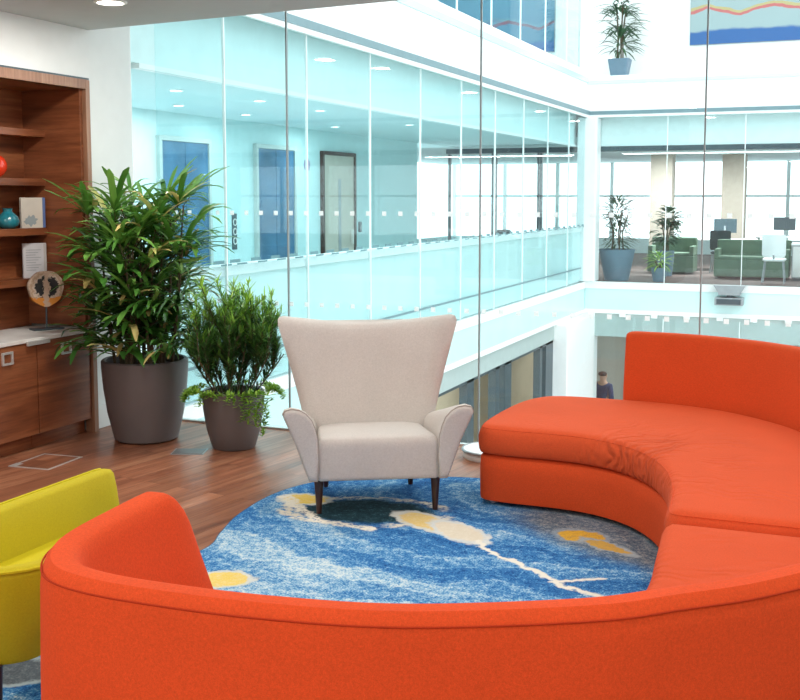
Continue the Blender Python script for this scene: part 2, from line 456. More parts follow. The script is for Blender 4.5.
def facade(name, axis, at, starts, step, n, z0, z1, gm, dashes=False):
    w = bpy.data.objects.new(name, None); COL.objects.link(w); w['kind'] = 'structure'
    for k in range(n):
        a = max(starts+step*k, 7.22 if axis == 'x' else -99); b = starts+step*(k+1)
        bx = lambda p, q, r, s, z0, z1: (at+p, at+q, r, s, z0, z1) if axis == 'x' else (r, s, at+p, at+q, z0, z1)
        g = part('glass_pane', [bx(-.006, .006, a+.004, b-.004, z0, z1)], gm, w, 0)
        if a == starts+step*k: part('glass_joint', [bx(-.012, .012, a-.006, a+.006, z0, z1)], 'whitejoint', w, 0)
        if dashes:
            m = MB(); y = a+.05
            while y < b-.15:
                m.box(*bx(.007, .010, y, y+.17, 1.135, 1.165)); m.box(*bx(.007, .010, y+.12, y+.29, 1.115, 1.13)); y += .36
            m.build('dash_band', 'dash', g, smooth=False)
    return w
facade('window_2', 'x', FX, 6.68+.0, 1.525, 10, .03, 3.25, 'glass2', True)
part('bottom_joint', [(FX+.008, FX+.02, 7.3, 21.5, .30, .325)], 'teal_line', bpy.data.objects['window_2'], 0)
facade('window_3', 'y', BY-.09, FX+.15, 1.43, 10, .03, 3.25, 'glass')
facade('window_4', 'x', FX-.07, 6.68, 1.525, 10, 4.16, 6.9, 'glass2')
facade('window_5', 'y', BY-.09, FX+.15, 1.43, 10, -3.95, -.66, 'glass')
# corridor
struct('wall_corridor', [(-8.4, -8.0, 7.15, 20.5, 0, 3.3)], 'corrwall')
struct('ceiling_corridor', [(-8.0, FX-.25, 7.15, BY, 2.76, 2.9)], 'corrceil')
struct('trim_bulkhead', [(FX-.27, FX-.22, 7.15, BY, 2.73, 3.36), (FX-.15, 10, BY+.28, BY+.34, 2.70, 3.36)], 'bulk')
struct('trim_bulkhead_edge', [(FX-.28, FX-.20, 7.3, BY, 2.69, 2.73)], 'bright')
struct('ceiling_office', [(-12, 10, BY+.35, 34, 2.74, 2.9)], 'corrceil')
struct('trim_office_head', [(-8.0, 10, BY+.26, BY+.34, 2.60, 2.70)], 'darkframe')
def doorset(n, y0, y1, z1, mat, leaf2=False):
    d = bpy.data.objects.new('door_%d' % n, None); COL.objects.link(d); d['kind'] = 'structure'
    part('door_frame', [(-8.0, -7.94, y0-.06, y0, 0, z1+.06), (-8.0, -7.94, y1, y1+.06, 0, z1+.06), (-8.0, -7.94, y0, y1, z1, z1+.06)], 'greystrip' if n != 3 else 'darkwood', d)
    mid = (y0+y1)/2
    part('door_leaf', [(-7.995, -7.965, y0, mid-.004, 0, z1)] if leaf2 else [(-7.995, -7.965, y0, y1, 0, z1)], mat, d)
    if leaf2: part('door_leaf', [(-7.995, -7.965, mid+.004, y1, 0, z1)], mat, d)
    else:
        part('vision_panel', [(-7.965, -7.96, y0+.55, y0+.66, .7, 2.0)], 'grey', d)
        part('door_handle', [(-7.96, -7.91, y1-.14, y1-.11, .9, 1.15)], 'steel', d)
doorset(1, 11.7, 12.78, 2.40, 'bluedoor', True)
doorset(2, 14.1, 15.22, 2.40, 'bluedoor', True)
doorset(3, 16.25, 17.42, 2.38, 'beigedoor')
t = thing('lift_call_switch', 'dark upright lift call plate with ring buttons on the corridor wall between the blue doors', 'call panel', (-8, 13.48, 1.22))  # lift call plate with buttons, fixed to the wall
part('plate', [(0, .015, -.06, .06, -.25, .25)], 'darkframe', t)
for z in (-.13, 0, .13):
    m = MB(); m.tube([(.015+.004, .045*math.cos(a), z+.045*math.sin(a)) for a in [2*PI*k/14 for k in range(15)]], .008, 6, False)
    m.build('button_ring', 'steel', t)
t = thing('door_entry_switch', 'small dark card reader on the corridor wall beside the beige door', 'card reader', (-8, 17.72, 1.18))  # card reader for the beige door, fixed to the wall
part('reader_body', [(0, .03, -.045, .045, -.09, .09)], 'darkframe', t)
part('keypad', [(.03, .034, -.03, .03, -.05, .03)], 'grey', t)
m = MB(); m.lathe([(.10, 0), (.10, .012), (.09, .016)], n=28)
o = m.build('round_sign', plain('mauve_sign', (.28, .26, .40), .5)); o.location = (-7.999, 15.72, 2.2); o.rotation_euler = (0, PI/2, 0)
tag(o, 'small round mauve sign high on the corridor wall left of the beige door', 'sign')

def downlight(x, y, z, label, grp, r=.075, power=0, col=(1, .96, .91)):
    t = thing('ceiling_light', label, 'ceiling light', (x, y, z), 0, grp)
    m = MB(); m.lathe([(r*1.25, 0), (r*1.25, -.008), (r, -.012), (r, -.002)], n=24, capb=False, capt=False)
    m.build('trim_ring', 'bright', t)
    m = MB(); m.lathe([(r, -.001), (r*.6, -.006), (.004, -.007)], n=24, capb=False)
    m.build('lamp', LAMP, t)
    if power:
        ld = bpy.data.lights.new('lamp_light', 'AREA'); ld.shape = 'DISK'; ld.size = r*2; ld.energy = power; ld.color = col
        lo = bpy.data.objects.new('lamp_light', ld); COL.objects.link(lo); lo.location = (0, 0, -.02); lo.parent = t
    return t
LAMP = emit('lamp_glow', (1, .93, .82), 14)
LAMP2 = emit('lamp_glow_cool', (.95, 1, 1), 8)
G = 'recessed downlights in the lounge ceiling'
downlight(-4.19, 5.66, CZ, 'round recessed downlight in the grey ceiling above the wood cabinets', None, .08, 24)
for x in (-4.0, -2.0, 0.0, 2.0):  # downlight rows out of view, added to fill the lounge from the front
    for y, pw in ((-2.6, 36), (-.6, 31), (2.4, 18), (4.9, 15)):
        downlight(x, y, CZ, 'recessed downlight in the lounge ceiling over the seating', G, .08, pw)
LAMP = LAMP2
G = 'small downlights along the corridor ceiling'
for i, (x, y) in enumerate([(-7.3, 11.1), (-7.3, 12.64), (-6.12, 10.9), (-6.3, 9.54), (-6.12, 12.4), (-6.1, 15.3), (-7.3, 15.3)]):
    downlight(x, y, 2.76, 'small downlight in the corridor ceiling behind the aqua glass', G, .06, 18, (.95, 1, 1))

# open plan office beyond the void
struct('wall_office_far', [(-12, 10, 34, 34.2, 0, .45), (-12, 10, 34, 34.2, 2.74, 3.36)], 'bulk')
w = bpy.data.objects.new('window_6', None); COL.objects.link(w); w['kind'] = 'structure'
for k in range(13):
    x = -12+1.7*k
    part('mullion', [(x-.05, x+.05, 34.02, 34.14, .45, 2.74)], 'palepanel', w, 0)
part('transom', [(-12, 10, 34.04, 34.12, 1.7, 1.76)], 'palepanel', w, 0)
struct('wall_office_left', [(-12.2, -12, BY, 34, 0, .45), (-12.2, -12, BY, 34, 2.74, 3.3)], 'corrwall')
struct('column_office', [(-4.62, -4.10, 27.4, 27.9, 0, 2.74), (-3.05, -2.5, 28.4, 28.9, 0, 2.74)], plain('tan_column', (.42, .36, .30), .7))
sc6 = bpy.data.objects.new('window_7', None); COL.objects.link(sc6); sc6['kind'] = 'structure'
for a, b in ((-8.0, -7.0), (-6.98, -6.02), (-6.0, -5.12)):
    part('screen_frame', [(a, a+.04, 22.3, 22.4, 0, 2.66), (b-.04, b, 22.3, 22.4, 0, 2.66), (a, b, 22.3, 22.4, 2.60, 2.70)], 'darkframe', sc6, 0)
    part('glass_pane', [(a+.07, b-.07, 22.344, 22.356, 0, 2.58)], 'glass', sc6, 0)

def plant_leaves(mb, crown_c, rx, rz, n, ln, w, tone=(0, 1), up=.3, droop=.5):
    for _ in range(n):
        a = random.uniform(0, 2*PI); u = random.uniform(-1, 1); r = random.random()**.5
        p = Vector((crown_c[0]+rx*r*.6*math.cos(a)*math.sqrt(1-u*u), crown_c[1]+rx*r*.6*math.sin(a)*math.sqrt(1-u*u), crown_c[2]+rz*u*.8))
        d = Vector((math.cos(a), math.sin(a), up+u*.5+random.uniform(-.3, .3)))
        mb.leaf(p, d, ln*random.uniform(.6, 1.1), w, droop, 3, random.uniform(*tone))
def potted(name, label, loc, prof, potmat, leafm, crown, nleaf, ln, w, stemtop, square=None, tone=(0, 1)):
    t = thing(name, label, 'potted plant', loc)
    m = MB()
    if square:
        for_poly = roundpoly([(-1, -1), (1, -1), (1, 1), (-1, 1)], .25)
        b, tp, h = square
        rings = [[(p.x*r, p.y*r, z) for p in for_poly] for r, z in ((b, 0), (tp, h), (tp-.03, h), (tp-.04, h-.06))]
        m.sweep(rings); top = h-.05; rr = tp-.05
    else:
        m.lathe(prof, n=32); top = prof[-1][1]; rr = prof[-1][0]
    m.build('pot', potmat, t)
    m = MB()
    for k in range(5):
        a = k*1.3; m.tube([(rr*.4*math.cos(a), rr*.4*math.sin(a), top-.03), (rr*.3*math.cos(a+.3), rr*.3*math.sin(a+.3), (top+stemtop)/2), (rr*.7*math.cos(a), rr*.7*math.sin(a), stemtop)], .014, 6)
    m.build('stem', 'stem', t)
    m = MB()
    for c in crown: plant_leaves(m, c[:3], c[3], c[4], nleaf, ln, w, tone)
    m.build('foliage', leafm, t, tone=True, angle=180)
    return t
pr = [(.20, 0), (.30, .55), (.31, .58), (.29, .58), (.28, .50)]
potted('potted_plant', 'bushy dark green plant in a large pot beside the white corner column', (-4.48, 22.75, 0), [(.24, 0), (.36, .60), (.37, .64), (.34, .64), (.33, .56)], 'bluepot', 'darkplant',
       [(0, 0, 1.0, .42, .35), (0, 0, 1.4, .38, .3)], 150, .34, .035, 1.4)
potted('potted_plant', 'low bright green plant in a small dark pot on the office floor', (-3.62, 22.75, 0), [(.12, 0), (.16, .26), (.165, .28), (.15, .28), (.145, .24)], 'bluepot', 'creeper',
       [(0, 0, .42, .25, .14)], 90, .26, .035, .4)
potted('potted_plant', 'round leaved green plant in a dark pot before the tan office column', (-3.75, 24.4, 0), [(.14, 0), (.17, .3), (.18, .55), (.16, .55), (.15, .5)], 'bluepot', 'darkplant',
       [(0, 0, .95, .34, .30), (.08, 0, 1.25, .25, .2)], 80, .26, .09, 1.1)
potted('potted_plant', 'pale green palm in a square slate blue pot on the upper gallery', (-4.43, 22.4, 4.056), None, 'bluepot', 'darkplant',
       [(0, 0, .7, .34, .25), (0, 0, 1.1, .4, .25), (0, 0, 1.5, .36, .3)], 70, .42, .045, 1.4, square=(.15, .21, .36))

def table(name, label, cat, loc, w, d, h, mt='bright', ml='grey', rot=0, grp=None):
    t = thing(name, label, cat, loc, rot, grp)
    part('tabletop', [(-w/2, w/2, -d/2, d/2, h-.04, h)], mt, t, .008)
    for sx in (-1, 1):
        for sy in (-1, 1):
            m = MB(); m.tube([(sx*(w/2-.08), sy*(d/2-.08), 0), (sx*(w/2-.08), sy*(d/2-.08), h-.04)], .025, 8); m.build('leg', ml, t)
    return t
table('desk', 'long white desk in the office beside the tan columns', 'desk', (-3.0, 26.6, 0), 1.9, .8, .74)
table('desk', 'white desk far right in the office close to the bright windows', 'desk', (.2, 27.2, 0), 2.2, .8, .74)
table('desk', 'white desk in the middle of the office behind the green booth', 'desk', (-1.3, 29.2, 0), 2.0, .8, .74)
def chair(name, label, loc, rot, mt, base='grey', grp=None):
    t = thing(name, label, 'chair', loc, rot, grp)
    pl = roundpoly([(-.23, -.22), (.23, -.22), (.21, .22), (-.21, .22)], .08)
    m = MB(); loft(m, pl, [(.02, .43), (0, .45), (0, .47), (.03, .49)]); m.build('seat', mt, t)
    m = MB(); rings = []
    for z in (.52, .56, .75, .93, .96):
        w_ = .20 if z in (.52, .96) else .225; y = .20+(z-.5)*.12
        rings.append([(x*w_, y+.05*(abs(x)**2)*-1+dy, z) for x, dy in ((-1, 0), (-.5, 0), (0, 0), (.5, 0), (1, 0), (1, .03), (.5, .03), (0, .03), (-.5, .03), (-1, .03))])
    m.sweep(rings); m.build('backrest', mt, t)
    m = MB(); m.tube([(0, .16, .44), (0, .235, .56)], .02, 6); m.build('back_support', base, t)
    for sx in (-1, 1):
        for sy in (-1, 1):
            m = MB(); m.tube([(sx*.17, sy*.16, .45), (sx*.21, sy*.21, 0)], .014, 6); m.build('leg', base, t)
    return t
chair('office_chair', 'pale chair standing in front of the green booth in the office', (-1.45, 23.3, 0), PI, 'bright')
chair('office_chair', 'dark chair tucked at the long white desk in the office', (-2.75, 25.85, 0), PI, 'darkframe')
chair('office_chair', 'dark chair near the far right desk in the office', (-.2, 26.4, 0), PI*.9, 'darkframe')
chair('office_chair', 'dark chair at the left behind the glazed screen at the corridor end', (-7.3, 24.2, 0), .7, 'darkframe')
chair('office_chair', 'dark chair in the middle behind the glazed screen at the corridor end', (-6.3, 24.8, 0), -.5, 'darkframe')
table('desk', 'dark topped table behind the glazed screen at the corridor end', 'table', (-6.6, 25.6, 0), 1.8, .8, .75, 'darkframe', 'darkframe')
green = plain('moss_green_felt', (.13, .20, .14), .9, var=.1)
def booth(label, x, y, w):
    t = thing('green_booth', label, 'sofa', (x, y, 0))
    part('base', [(-w/2, w/2, -.35, .35, .04, .40)], green, t, .02)
    part('cushion', [(-w/2+.08, w/2-.08, -.35, .2, .40, .47)], green, t, .02)
    part('backrest', [(-w/2, w/2, .2, .36, .40, .80)], green, t, .03)
    part('armrest', [(-w/2, -w/2+.1, -.33, .2, .40, .62)], green, t, .02)
    part('armrest', [(w/2-.1, w/2, -.33, .2, .40, .62)], green, t, .02)
booth('long moss green low sofa in the office right of the glass joint', -1.95, 24.4, 1.5)
booth('moss green low sofa in the office farther left beside the potted plants', -3.75, 25.4, 1.0)
t = thing('storage_cabinet', 'low silver grey cabinet at the right edge of the office', 'cabinet', (-.75, 24.2, 0))
part('body', [(-.4, .4, -.25, .25, .05, .72)], 'grey', t); part('top', [(-.42, .42, -.27, .27, .72, .76)], 'bright', t)
part('plinth', [(-.38, .38, -.22, .22, 0, .05)], 'darkframe', t); part('door', [(-.38, -.01, -.265, -.25, .08, .70)], 'steel', t); part('door', [(.01, .38, -.265, -.25, .08, .70)], 'steel', t)
# blue chair-back frames and screens on desks
def monitor(label, loc, rot):
    t = thing('monitor', label, 'monitor', loc, rot, None)
    part('screen', [(-.26, .26, -.015, .015, .14, .46)], 'darkframe', t)
    part('stand', [(-.02, .02, .015, .05, .01, .3)], 'grey', t); part('foot', [(-.11, .11, -.08, .10, 0, .012)], 'grey', t)
monitor('dark monitor on the long white desk beside the tan columns', (-2.75, 26.6, .74), PI*.95)
monitor('dark monitor on the far right desk near the bright windows', (-.1, 27.2, .74), .2)
monitor('dark monitor on the desk in the middle of the office', (-1.6, 29.2, .74), 0)
# office ceiling lights
struct('wall_office_right', [(10, 10.2, BY, 34, -4, 3.3)], 'corrwall')
# upper level walls, paintings
struct('wall_upper_back', [(FX-.3, 10, 23.0, 23.2, 3.95, 7.2)], 'bright')
struct('wall_upper_left', [(-8.6, FX-.3, 22.3, 22.5, 3.95, 7.2)], 'bright')
struct('wall_upper_corridor', [(-8.6, -8.4, 7.3, 22.3, 3.95, 7.2)], 'corrwall')
def painting_mat(name, zig, sky, mid, low, line1, line2, z0, zl):
    m, nt, b = nmat(name)
    tc = N(nt, 'ShaderNodeTexCoord'); sp = N(nt, 'ShaderNodeSeparateXYZ'); L(nt, tc.outputs['Object'], sp.inputs[0])
    no = N(nt, 'ShaderNodeTexNoise', Scale=2.2, Detail=5); L(nt, tc.outputs['Object'], no.inputs['Vector'])
    zz = mth(nt, 'MULTIPLY_ADD', no.outputs['Fac'], .16, mth(nt, 'SUBTRACT', sp.outputs[2], .08))
    r = ramp(nt, mth(nt, 'DIVIDE', zz, 1.6), [(0, low), (z0, low), (z0+.03, mid), (zl, mid), (1, sky)])
    pg = mth(nt, 'PINGPONG', mth(nt, 'ADD', sp.outputs[0], .35), .62)
    zline = mth(nt, 'MULTIPLY_ADD', pg, zig, zl*1.6-.12)
    dz = mth(nt, 'SUBTRACT', zz, zline)
    l1 = mth(nt, 'LESS_THAN', mth(nt, 'ABSOLUTE', dz), .028)
    l2 = mth(nt, 'LESS_THAN', mth(nt, 'ABSOLUTE', mth(nt, 'SUBTRACT', dz, .05)), .025)
    c = mix(nt, l2, mix(nt, l1, r.outputs[0], line1), line2)
    L(nt, c, b.inputs['Base Color']); b.inputs['Roughness'].default_value = .7
    return m
t = thing('painting', 'wide pale landscape painting with red and yellow ridge lines on the white upper wall', 'painting', (-1.85, 22.97, 4.70))
part('canvas', [(-1.30, 1.30, -.04, 0, 0, 1.6)], painting_mat('pale_landscape', .22, (.34, .42, .42), (.29, .38, .39), (.03, .11, .30), (.46, .13, .13), (.42, .36, .17), .15, .42), t, 0)
part('frame_edge', [(-1.31, 1.31, -.02, .02, -.01, 1.61)], 'grey', t, 0)
t = thing('painting', 'large blue painting with a red zigzag line behind the upper left glass', 'painting', (-6.95, 22.27, 4.62))
part('canvas', [(-1.25, 1.22, -.04, 0, 0, 1.6)], painting_mat('blue_landscape', .30, (.10, .24, .33), (.08, .20, .30), (.02, .10, .28), (.20, .10, .15), (.12, .24, .32), .12, .36), t, 0)
part('frame_edge', [(-1.26, 1.23, -.02, .02, -.01, 1.61)], 'grey', t, 0)
# floodlight on the slab edge
t = thing('floodlight', 'small grey two tier light fitting on the far slab edge', 'light fitting', (-2.13, BY-.05, 0))
m = MB(); m.sweep([[(x*w_, y, z) for x, y in ((-1, 0), (1, 0), (1, -.26), (-1, -.26))] for w_, z in ((.29, .04), (.27, .01), (.20, -.10), (.20, -.14))]); m.build('housing', 'grey', t, smooth=False)
part('lower_tray', [(-.26, .26, -.30, 0, -.33, -.19)], 'grey', t, .01)
part('lens', [(-.22, .22, -.31, -.30, -.31, -.21)], 'darkframe', t, 0)
part('bracket', [(-.05, .05, -.2, -.1, -.19, -.14), (-.03, .03, -.02, .0, -.33, .0)], 'darkframe', t, 0)

# lower level
struct('wall_lower_left', [(-6.9, -6.7, 7.3, 28, -3.95, -.57)], 'beige')
struct('wall_lower_back', [(-6.9, 10, 28.0, 28.2, -3.95, -.57)], 'greige')
w = bpy.data.objects.new('window_8', None); COL.objects.link(w); w['kind'] = 'structure'
for a, b in ((14.75, 15.05), (16.1, 16.3), (16.6, 16.95), (18.7, 18.85), (19.1, 19.6), (11.5, 11.7), (9.0, 9.2)):
    part('mullion', [(FX-.16, FX-.04, a, b, -3.95, -.88)], 'darkframe', w, 0)
part('head_frame', [(FX-.16, FX-.04, 7.3, 19.6, -.93, -.88)], 'darkframe', w, 0)
m = MB(); m.lathe([(.09, 0), (.09, .01), (.08, .014)], n=24)
o = m.build('round_sign', plain('blue_sign', (.03, .20, .55), .5)); o.location = (-6.699, 18.3, -1.6); o.rotation_euler = (0, PI/2, 0)
tag(o, 'small round blue sign on the beige lower level wall', 'sign')
def fill_panel(name, label, loc, sx, sy, power, grp=None, col=(1, .97, .92)):  # panel lights added to brighten the office and the lower level
    t = thing(name, label, 'ceiling light', loc, 0, grp)
    part('frame', [(-sx/2-.03, sx/2+.03, -sy/2-.03, sy/2+.03, -.04, 0)], 'bright', t, 0)
    part('diffuser', [(-sx/2, sx/2, -sy/2, sy/2, -.046, -.041)], emit('diffuser_glow', col, 3), t, 0)
    ld = bpy.data.lights.new('panel_light', 'AREA'); ld.shape = 'RECTANGLE'; ld.size = sx; ld.size_y = sy; ld.energy = power; ld.color = col
    lo = bpy.data.objects.new('panel_light', ld); COL.objects.link(lo); lo.location = (0, 0, -.06); lo.parent = t
fill_panel('ceiling_light', 'ceiling panel light over the lower beige passage', (-5.9, 14, -.575), .3, 8, 160)
fill_panel('ceiling_light', 'ceiling panel light in the lower room where a person stands', (-3.5, 25, -.575), 3, 1, 90)
fill_panel('ceiling_light', 'long ceiling panel light in the open office', (-2.5, 26, 2.735), 5, .4, 420, None, (1, 1, 1))

# ------------------------------------------------------------------ person in the lower room
def skin_mesh(name, mat, verts, edges, radii, parent=None, sub=2):
    me = bpy.data.meshes.new(name); me.from_pydata(verts, edges, [])
    o = bpy.data.objects.new(name, me); COL.objects.link(o)
    md = o.modifiers.new('skin', 'SKIN'); md.use_smooth_shade = True
    for i, r in enumerate(radii):
        sv = me.skin_vertices[0].data[i]
        sv.radius = r if isinstance(r, tuple) else (r, r)
    me.skin_vertices[0].data[0].use_root = True
    s = o.modifiers.new('sub', 'SUBSURF'); s.levels = sub; s.render_levels = sub
    me.materials.append(mat if not isinstance(mat, str) else M[mat])
    if parent: o.parent = parent
    return o
skin = plain('skin', (.48, .29, .21), .6); navy = plain('navy_cloth', (.02, .035, .10), .9); hairm = plain('dark_hair', (.018, .013, .011), .7); trous = plain('dark_trousers', (.03, .03, .035), .9)
pt = thing('person', 'person in a navy top with dark hair standing on the lower level behind glass', 'person', (-5.18, 25.0, -3.95), math.radians(160))
V = [(0, 0, .95), (0, .01, 1.15), (0, .0, 1.38), (0, .01, 1.47), (0, -.005, 1.56), (0, -.01, 1.66)]
E_ = [(0, 1), (1, 2), (2, 3), (3, 4), (4, 5)]; R = [(.16, .11), (.145, .10), (.16, .10), .055, (.095, .11), (.085, .10)]
for s in (-1, 1):
    b = len(V)
    V += [(s*.17, 0, 1.37), (s*.23, .02, 1.10), (s*.22, -.06, .86), (s*.215, -.08, .77)]
    E_ += [(2, b), (b, b+1), (b+1, b+2), (b+2, b+3)]; R += [.055, .042, .032, (.042, .024)]
    for k in range(5):
        c = len(V); dx = (k-2)*.014
        V.append((s*.215+(-s*.05 if k == 0 else 0), -.09+dx, .70 if k else .75)); E_.append((b+3, c)); R.append(.011)
    b = len(V)
    V += [(s*.09, 0, .86), (s*.10, -.01, .48), (s*.11, .02, .08), (s*.12, -.13, .035)]
    E_ += [(0, b), (b, b+1), (b+1, b+2), (b+2, b+3)]; R += [.085, .06, .042, (.042, .03)]
skin_mesh('body', skin, V, E_, R, pt)
V = [(0, 0, .93), (0, .01, 1.15), (0, .0, 1.37), (0, .01, 1.45)]; E_ = [(0, 1), (1, 2), (2, 3)]; R = [(.18, .13), (.165, .12), (.18, .12), .075]
for s in (-1, 1):
    b = len(V); V += [(s*.18, 0, 1.37), (s*.235, .02, 1.10), (s*.222, -.055, .88)]; E_ += [(2, b), (b, b+1), (b+1, b+2)]; R += [.072, .06, .05]
skin_mesh('shirt', navy, V, E_, R, pt)
V = [(0, 0, .94)]; E_ = []; R = [(.172, .125)]
for s in (-1, 1):
    b = len(V); V += [(s*.09, 0, .85), (s*.10, -.01, .48), (s*.11, .02, .09)]; E_ += [(0, b), (b, b+1), (b+1, b+2)]; R += [.10, .075, .062]
skin_mesh('trousers', trous, V, E_, R, pt)
skin_mesh('hair', hairm, [(0, .035, 1.56), (0, .02, 1.70)], [(0, 1)], [(.125, .11), (.115, .125)], pt)
# face (turned away from the lounge)
m = MB(); m.lathe([(.012, 0), (.006, .02)], n=8); nz = m.build('nose', skin, pt); nz.location = (0, -.10, 1.60); nz.rotation_euler = (PI/2, 0, 0)
for s in (-1, 1):
    m = MB(); m.lathe([(.002, -.01), (.012, 0), (.002, .01)], n=8); e = m.build('eye', 'dot', pt); e.location = (s*.033, -.085, 1.63)
    m = MB(); m.lathe([(.003, -.03), (.014, 0), (.003, .03)], n=8); e = m.build('ear', skin, pt); e.location = (s*.085, 0, 1.60)
m = MB(); m.box(-.025, .025, -.096, -.088, 1.535, 1.545); m.build('mouth', plain('lip', (.35, .12, .1), .5), pt)

# ------------------------------------------------------------------ wall unit
Y0, Y1 = 3.62, 6.545
bc = thing('bookcase', 'dark walnut open bookcase with four shelves built into the left wall', 'bookcase', (0, 0, 0))
part('back_panel', [(-5.72, -5.58, Y0, Y1-.05, .76, 2.48)], 'cabwood', bc, 0)
part('side_panel', [(-5.58, -5.075, 6.47, Y1-.045, .78, 2.47)], 'cabwoodin', bc, 0)
part('side_panel', [(-5.58, -5.075, Y0, Y0+.04, .78, 2.47)], 'cabwoodin', bc, 0)
part('top_panel', [(-5.72, -5.075, Y0, Y1-.045, 2.455, 2.50)], 'cabwood', bc, 0)
part('frame', [(-5.12, -5.04, Y1-.045, Y1, .0, 2.52), (-5.12, -5.04, Y0, Y1-.045, 2.455, 2.52)], 'paleedge', bc, .002)
part('shadow_gap', [(-5.06, -5.045, Y0, Y1, 2.522, 2.534)], 'darkframe', bc, 0)
for z in (2.15, 1.805, 1.455, 1.10):
    part('shelf', [(-5.58, -5.385, Y0+.04, 6.47, z-.025, z+.025)], 'cabwood', bc, .002)
wt = thing('worktop', 'pale stone worktop on the walnut cabinets under the bookcase', 'worktop', (0, 0, 0))
part('slab', [(-5.58, -5.05, Y0+.04, 6.47, .735, .76)], 'stone', wt, .003)
part('cable_flap', [(-5.05, -5.035, 5.82, 6.04, .715, .745)], 'steel', wt, .002)
def handle(parent, y, z):
    m = MB(); a, t_ = .05, .014
    for bx in ((y-a, y+a, z+a*.85-t_, z+a*.85), (y-a, y+a, z-a*.85, z-a*.85+t_), (y-a, y-a+t_, z-a*.85+t_, z+a*.85-t_), (y+a-t_, y+a, z-a*.85+t_, z+a*.85-t_)):
        m.box(-5.06, -5.046, *bx)
    m.build('handle', 'steel', parent, smooth=False, bevel=.002)
labs = ['walnut base cabinet nearest the potted plants with a square steel handle', 'walnut base cabinet at the left picture edge with a square steel handle', None, None]
for i, (a, b) in enumerate(((5.935, 6.495), (5.335, 5.93))):
    c = thing('base_cabinet', labs[i], 'cabinet', (0, 0, 0), 0, 'walnut base cabinets')
    part('carcass', [(-5.58, -5.085, a, b, .10, .734)], 'cabwoodin', c, 0)
    part('plinth', [(-5.55, -5.13, a, b, 0, .10)], 'cabwood', c, 0)
    d = part('door', [(-5.085, -5.06, a+.003, b-.003, .105, .73)], 'cabwood', c, .002)
    handle(d, (a+b)/2+.01, .655)
# shelf things
m = MB(); prof = [(.02, -.080)]+[(.082*math.cos(t_), .082*math.sin(t_)) for t_ in [math.radians(a) for a in range(-72, 73, 9)]]+[(.018, .078), (.014, .074)]
o = m.lathe(prof, n=32)
t = thing('round_vase', 'glossy red round vase on the second shelf of the bookcase', 'vase', (-5.47, 6.05, 1.912))
m.build('body', plain('red_glaze', (.70, .045, .015), .15, spec=.7), t)
t = thing('bud_vase', 'small teal glazed vase with a narrow neck on the bookcase shelf', 'vase', (-5.47, 6.16, 1.481))
m = MB(); m.lathe([(.042, 0), (.070, .02), (.080, .05), (.070, .082), (.046, .104), (.032, .118), (.033, .135), (.040, .142), (.032, .14), (.026, .12)], n=32)
m.build('body', plain('teal_glaze', (.02, .20, .25), .15, var=.25, scale=14, spec=.7), t)
def book(name, label, loc, rot, w, h, th, cov, spine, motif, lean):
    t = thing(name, label, 'book', loc, rot); t.rotation_euler = (0, 0, rot)
    part('cover', [(-w/2, w/2, -th/2, -th/2+.004, 0, h), (-w/2, w/2, th/2-.004, th/2, 0, h)], cov, t, 0)
    part('spine', [(w/2-.001, w/2+.022, -th/2, th/2, 0, h)], spine, t, .004)
    part('pages', [(-w/2+.004, w/2-.002, -th/2+.004, th/2-.004, .004, h-.004)], 'dot', t, 0)
    if motif == 'blob':
        m = MB(); n = 26
        vs = [(-.01+.042*(1+.35*math.sin(5*a)*math.sin(3*a+1))*math.cos(a), -th/2-.0015, .052+.036*(1+.3*math.sin(7*a))*math.sin(a)) for a in [2*PI*k/n for k in range(n)]]
        m.add(vs, [tuple(range(n))]); m.build('dark_motif', 'joint', t, smooth=False)
    else:
        m = MB()
        for k in range(9): m.box(-w/2+.02, w/2-.02-(k % 3)*.02, -th/2-.001, -th/2-.0002, h-.05-.018*k, h-.046-.018*k)
        m.build('text_lines', 'grey', t, smooth=False)
book('book', 'cream book with a dark blot and a blue spine standing beside the teal vase', (-5.44, 6.365, 1.481), math.radians(62), .155, .215, .03, plain('cream_cover', (.62, .58, .50), .5), plain('blue_spine', (.10, .16, .36), .5), 'blob', 0)
book('book', 'pale grey book standing on the lowest shelf behind the stone disc', (-5.44, 6.37, 1.126), math.radians(62), .15, .245, .02, plain('pale_cover', (.60, .60, .62), .5), plain('pale_spine', (.5, .48, .46), .5), 'text', 0)
# petrified wood disc
t = thing('stone_disc', 'polished petrified wood disc on a dark stand on the stone worktop', 'ornament', (-5.30, 6.325, .76), math.radians(62))
m = MB(); m.box(-.11, .11, -.05, .05, 0, .012); m.build('base', 'darkframe', t, smooth=False, bevel=.003)
m = MB(); m.tube([(0, 0, .012), (0, 0, .17)], .007, 8); m.build('stand_rod', 'darkframe', t)
m = MB(); n = 40; rings = []
for r_, y in ((.97, -.018), (1, -.012), (1, .012), (.97, .018)):
    rings.append([(.13*r_*(1+.03*math.sin(3*a)+.02*math.sin(7*a))*math.cos(a), y, .295+.128*r_*(1+.03*math.sin(3*a)+.02*math.sin(7*a))*math.sin(a)) for a in [2*PI*k/n for k in range(n)]])
m.sweep(rings)
am, nt, b = nmat('petrified_wood')
tc = N(nt, 'ShaderNodeTexCoord'); mp = N(nt, 'ShaderNodeMapping'); mp.inputs['Location'].default_value = (0, 0, -.295); L(nt, tc.outputs['Object'], mp.inputs[0])
ln = N(nt, 'ShaderNodeVectorMath', operation='LENGTH'); L(nt, mp.outputs[0], ln.inputs[0])
nz_ = N(nt, 'ShaderNodeTexNoise', Scale=24, Detail=6, Roughness=.65); L(nt, tc.outputs['Object'], nz_.inputs['Vector'])
